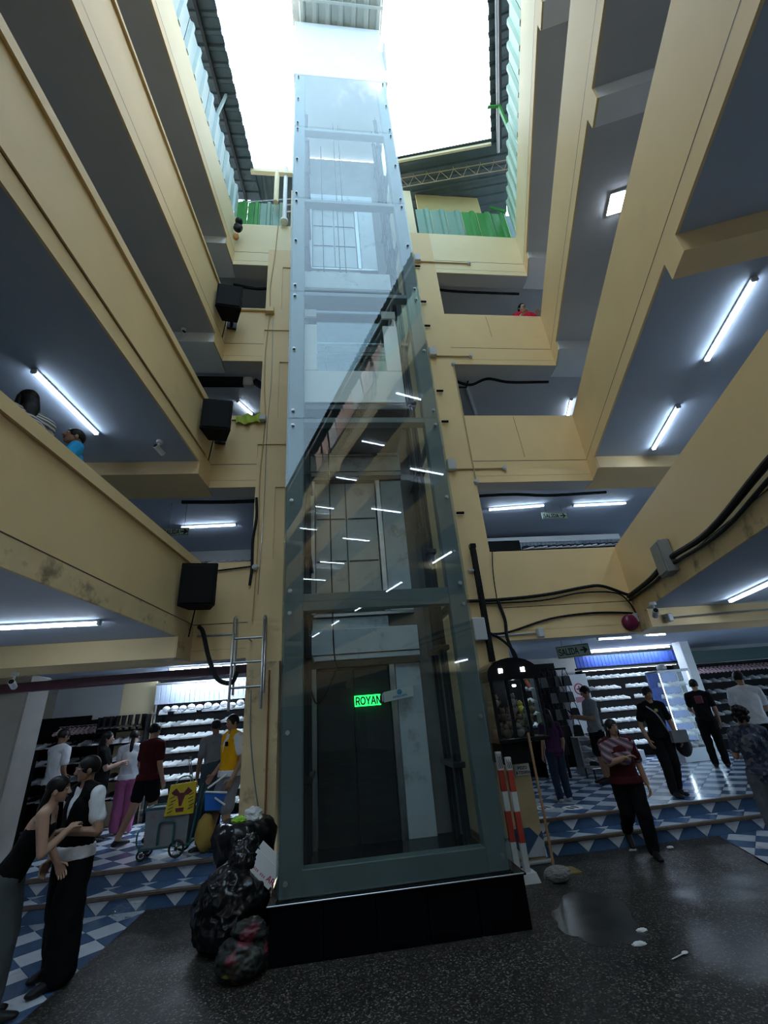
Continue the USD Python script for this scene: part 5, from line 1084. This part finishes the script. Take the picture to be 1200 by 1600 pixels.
MAT['wear_stripes'] = usdkit.material(stage, '/World/Looks/wear_stripes', {'g': ('texture_coordinate', {}), 'w': ('wave_texture', {'bands_direction': 'z', 'scale': 9.}), 'r': ('rgb_ramp', {'ramp': [(.4, (.62, .62, .63)), (.6, (.12, .13, .15))]}), 'p': ('principled_bsdf', {'roughness': .8})}, [('g.object', 'w.vector'), ('w.fac', 'r.fac'), ('r.color', 'p.base_color')], surface='p.BSDF')
MAT['wear_shawl'] = usdkit.material(stage, '/World/Looks/wear_shawl', {'g': ('texture_coordinate', {}), 'm': ('mapping', {'rotation': (.3, .5, .2)}), 'w': ('wave_texture', {'bands_direction': 'z', 'scale': 4.5, 'distortion': 3., 'detail': 3}), 'n': ('noise_texture', {'scale': 9}), 'r': ('rgb_ramp', {'ramp': [(.2, (.05, .045, .05)), (.45, (.15, .14, .16)), (.6, (.42, .05, .13)), (.8, (.10, .09, .10)), (.95, (.30, .24, .28))]}), 'p': ('principled_bsdf', {'roughness': .85})}, [('g.object', 'm.vector'), ('m.vector', 'w.vector'), ('w.fac', 'r.fac'), ('r.color', 'p.base_color')], surface='p.BSDF')
MAT['wear_print'] = usdkit.material(stage, '/World/Looks/wear_print', {'g': ('texture_coordinate', {}), 'v': ('voronoi_texture', {'scale': 26}), 's': ('separate_color', {}), 'r': ('rgb_ramp', {'ramp': [(.2, (.025, .035, .07)), (.6, (.06, .075, .12)), (.9, (.17, .18, .22))]}), 'p': ('principled_bsdf', {'roughness': .8})}, [('g.object', 'v.vector'), ('v.color', 's.color'), ('s.r', 'r.fac'), ('r.color', 'p.base_color')], surface='p.BSDF')

def fgman(t, g, H, MH, k):
    hem = Mf.batch_hull([ell(g['pelvis']+[0, 0, -.012*H], (.116*H, .093*H, .018*H)), ell(g['pelvis']+[0, 0, .03*H], (.113*H, .09*H, .02*H))]); obj('shirt_hem', tm_of(hem, .03), C_white, t, smooth=True)
    for sx in (-1, 1):
        r_ = trimesh.creation.torus(.021*k, .0016*k, major_sections=20, minor_sections=6); obj('glasses_rim', xf(r_, MH @ trs(sx*.031*k, .096*k, .006*k) @ rotx(PI/2)), 'steel', t)
        obj('glasses_temple', xf(bar((sx*.052*k, .094*k, .01*k), (sx*.078*k, 0, .008*k), .0016*k, 5), MH), 'steel', t)
    c_ = trimesh.creation.torus(.060*k, .0035*k, major_sections=32, minor_sections=6); obj('necklace', xf(c_, trs(*(g['neck']+[0, .006*H, -.004*H])) @ rotx(-.35)), 'steel', t)
person('young man in glasses, white tee under a black vest, gripping the arm of his companion', (-2.43, 5.20, 0), 2.6, 1.67, 0,
       dict(el=(-.165, .0, .625), wl=(-.03, .12, .645), er=(.13, -.03, .63), wr=(.12, .05, .50), kl=(-.058, .02, .285), al=(-.07, .015, .045), kr=(.058, -.03, .285), ar=(.075, -.07, .045), curl=.7),
       C_white, C_black, 'shoe_black', 'short', yaw=-.42, vest=C_black, leg_w=1.55, detail=.02, extra=fgman, build=1.05)
def fgher(t, g, H, MH, k):
    obj('top', tm_of(union([Mf.batch_hull([ell(g['chest']-[0, 0, .01*H], (.10*H, .072*H, .05*H)), ell(g['waist'], (.088*H, .066*H, .05*H))]), Mf.batch_hull([ell(g['waist'], (.088*H, .066*H, .05*H)), ell(g['pelvis'], (.105*H, .08*H, .055*H))]), seg(g['sr']-[.02*H, 0, 0], .034*H, g['chest']-[0, 0, .03*H], .05*H)]), .025), C_black, t, smooth=True)
person('person with a bare shoulder in black top and grey trousers facing the man in glasses', (-2.64, 4.72, 0), -1.35, 1.54, 1,
       dict(pelvis=(0, -.03, .55), waist=(0, .02, .64), chest=(0, .075, .755), neck=(0, .10, .86), head=(0, .125, .925), sl=(-.10, .085, .82), sr=(.10, .10, .82), el=(-.14, .09, .66), wl=(-.12, .16, .56), er=(.125, .14, .65), wr=(-.06, .20, .72),
            hl=(-.05, -.03, .53), hr=(.05, -.03, .53), kl=(-.05, 0, .29), al=(-.055, -.06, .045), kr=(.05, .02, .29), ar=(.055, .02, .045)),
       None, C_slate, 'shoe_black', 'back', detail=.02, leg_w=1.35, extra=fgher, build=1.04)
person('person in a white tee and dark trousers, seen from behind at the dim shoe shelves', (-4.70, 8.9, .34), -.5, 1.68, 2, dict(el=(-.13, .04, .63), wl=(-.10, .15, .58)), C_white, C_black, 'shoe_black', 'short', nod=.2)
person('dark-clothed woman with long hair among the shoppers, face turned to the lit shelves', (-3.93, 8.8, .34), -1.3, 1.58, 1, dict(el=(-.12, .06, .64), wl=(-.04, .16, .66), er=(.12, .06, .64), wr=(.03, .17, .68)), C_black, C_jean, 'shoe_black', 'long', yaw=-.2)
person('woman with a long black ponytail, white tee and pink trousers, seen from behind', (-3.66, 9.25, .34), .15, 1.57, 1, dict(el=(-.13, .06, .65), wl=(-.08, .17, .66)), C_white, C_pink, 'sole_white', 'tail', leg_w=1.3)
person('woman in a dark red tee and black shorts beside the ponytailed woman', (-2.98, 8.3, .34), -.45, 1.64, 0, dict(hl=(-.05, 0, .51), kl=(-.085, -.05, .28), al=(-.13, -.14, .05), kr=(.05, .05, .28), ar=(.05, .02, .045), el=(-.145, .02, .63), wl=(-.10, .10, .54)), C_wine, C_black, 'shoe_black', 'bun', leg_to=.30, build=1.08, long_top=0)
person('man in a grey tee behind the man in the yellow vest', (-2.0, 8.3, .34), .5, 1.62, 2, {}, C_grey, C_black, 'shoe_black', 'short', yaw=-.3)
def yman(t, g, H, MH, k): obj('vest_patch', cbox(-.075*H, -.04*H, .075*H, .09*H, .74*H, .775*H), C_black, t)
person('man in a yellow vest, white tee and grey shorts stepping out beside the pier', (-1.56, 7.5, .34), 2.25, 1.66, 0, dict(kl=(-.06, .05, .285), al=(-.07, .03, .045), kr=(.056, .07, .29), ar=(.06, .14, .05), el=(-.14, -.03, .63), wl=(-.13, .05, .49), er=(.14, -.02, .63), wr=(.12, .10, .52)), C_white, C_grey, 'shoe_black', 'short', yaw=.15, vest=C_yel, leg_to=.48, build=1.12, detail=.022, extra=yman)
def shawl(t, g, H, MH, k):
    S = union([Mf.batch_hull([ell(g['sl'], .048*H), ell(g['sr'], .048*H), ell(g['neck']-[0, 0, .01*H], (.06*H, .055*H, .03*H)), ell(g['chest'], (.115*H, .085*H, .05*H))]), seg(g['sl'], .048*H, g['el']+[0, 0, .03*H], .042*H), seg(g['sr'], .048*H, g['er']+[0, 0, .03*H], .042*H), Mf.batch_hull([ell(g['chest']+[0, .02*H, -.02*H], (.10*H, .08*H, .05*H)), ell(g['waist']+[0, .02*H, .03*H], (.085*H, .07*H, .02*H))])])-ell(g['neck']+[0, .03*H, .03*H], (.045*H, .06*H, .04*H))
    obj('shawl', tm_of(S, .02), MAT['wear_shawl'], t, smooth=True)
person('woman striding off the tiled steps in a pink and grey patterned shawl', (3.70, 6.24, 0), 2.85, 1.53, 0, dict(kl=(-.055, .06, .29), al=(-.06, .03, .045), kr=(.05, -.02, .29), ar=(.055, -.17, .14), fr=(0, .05, -.10), el=(-.145, -.04, .64), wl=(-.165, -.02, .49), er=(.12, .08, .66), wr=(.0, .13, .70)), C_wine, C_black, 'shoe_black', 'long', yaw=.3, build=1.18, detail=.022, extra=shawl)
def darkw(t, g, H, MH, k):
    obj('bag_strap', tube([g['sr']+[-.01, .02, .06], g['chest']+[.02, .13, 0], g['waist']+[-.07, .13, -.02], g['pelvis']+[-.13, .09, .0]], .013, 6), 'shoe_grey', t)
    obj('shoulder_bag', hull([(-.20+x, .13+y, .80+z) for x in (-.14, .10) for y in (-.05, .06) for z in (-.08, .09)]+[(-.26, .13, .86)]), C_grey, t)
    obj('carried_bag', lumpy((-.30, .05, .66), (.12, .09, .16), .3, 2, 61, 3), 'shoe_black', t, smooth=True)
    obj('tee_print', cbox(-.035, .02, .105, .125, 1.17, 1.22, .01), 'toy_yellow', t)
    for sx in (-1, 1): obj('shoe_stripe', cbox(sx*.09-.03, sx*.09+.03, .08, .13, .055, .075), 'sole_white', t)
person('woman in a black tee with a grey shoulder bag walking towards the steps', (5.18, 7.42, .34), 3.0, 1.57, 0, dict(kl=(-.05, .03, .285), al=(-.05, -.05, .045), kr=(.05, .05, .285), ar=(.06, .06, .045), el=(-.15, .0, .63), wl=(-.15, .06, .50), er=(.15, -.03, .63), wr=(.15, .05, .50)), C_black, C_black, 'shoe_black', 'bun', nod=.35, detail=.025, extra=darkw)
def polo(t, g, H, MH, k): obj('phone', xf(cbox(-.035, .035, -.006, .006, -.075, .075), trs(*(g['wl']+[.04, .1, .06])) @ rotx(-.7)), 'black_gloss', t)
person('man in a grey polo and black shorts looking at his phone by the notice cabinet', (4.98, 8.97, .34), 1.45, 1.70, 0, dict(el=(-.13, .04, .64), wl=(-.03, .18, .68), er=(.13, .03, .64), wr=(.05, .17, .66)), C_polo, C_black, 'shoe_black', 'short', nod=.25, leg_to=.45, extra=polo)
person('small person in purple with jeans, seen from behind beside the toy machine', (3.55, 7.85, .34), .1, 1.36, 0, {}, C_purple, C_jean, 'shoe_grey', 'back', long_top=.05)
def dk2(t, g, H, MH, k): obj('tee_print', cbox(-.07, .07, -.145, -.12, 1.18, 1.33, .01), 'print_maroon', t)
person('person in a dark tee with a red back print before the glass case', (7.62, 9.3, .34), -.7, 1.67, 0, dict(el=(-.13, .06, .64), wl=(-.1, .16, .6)), C_black, C_black, 'shoe_black', 'short', extra=dk2)
person('man in a white tee and black trousers, his back turned, at the dim blue shelves', (7.0, 7.45, .34), -.5, 1.70, 0, dict(el=(-.14, .05, .63), wl=(-.10, .15, .58), er=(.14, .05, .63), wr=(.10, .15, .60)), C_white, C_black, 'shoe_black', 'short', nod=.15, build=1.08)
person('curly-haired person in a dark patterned shirt and grey jeans beside the far steps', (5.22, 5.75, 0), -.35, 1.56, 0, dict(kl=(-.055, .03, .285), kr=(.056, .01, .285), ar=(.06, .07, .045), el=(-.13, .04, .63), wl=(-.08, .13, .62), er=(.13, .04, .63), wr=(.08, .14, .62)), MAT['wear_print'], C_greyj, 'shoe_black', 'curly', long_top=.06, detail=.022, leg_w=1.15)
G1 = 3.20
person('woman with long black hair in a striped tee leaning on the first-floor parapet', (-2.68, 3.46, G1), 1.0, 1.66, 1, dict(chest=(0, .05, .73), neck=(0, .08, .84), head=(0, .10, .92), sl=(-.105, .05, .80), sr=(.105, .05, .80), el=(-.15, .12, .68), wl=(-.06, .2, .68), er=(.15, .12, .68), wr=(.05, .2, .68)), MAT['wear_stripes'], C_black, 'shoe_black', 'long', nod=.2, sleeve=.4, detail=.022)
person('man in a bright blue tee looking up along the first-floor parapet', (-2.60, 4.0, G1), 2.3, 1.54, 0, dict(el=(-.15, .06, .66), wl=(-.10, .17, .65), er=(.15, .06, .66), wr=(.10, .17, .65)), C_sky, C_black, 'shoe_black', 'short', nod=-.25, yaw=.15, detail=.022)
person('woman in red looking out over the parapet of the third-floor back opening', (4.72, 7.0, 8.77), 3.1, 1.82, 1, dict(el=(-.15, .05, .65), wl=(-.10, .15, .655), er=(.15, .05, .65), wr=(.10, .15, .655)), C_red, C_black, 'shoe_black', 'bun')
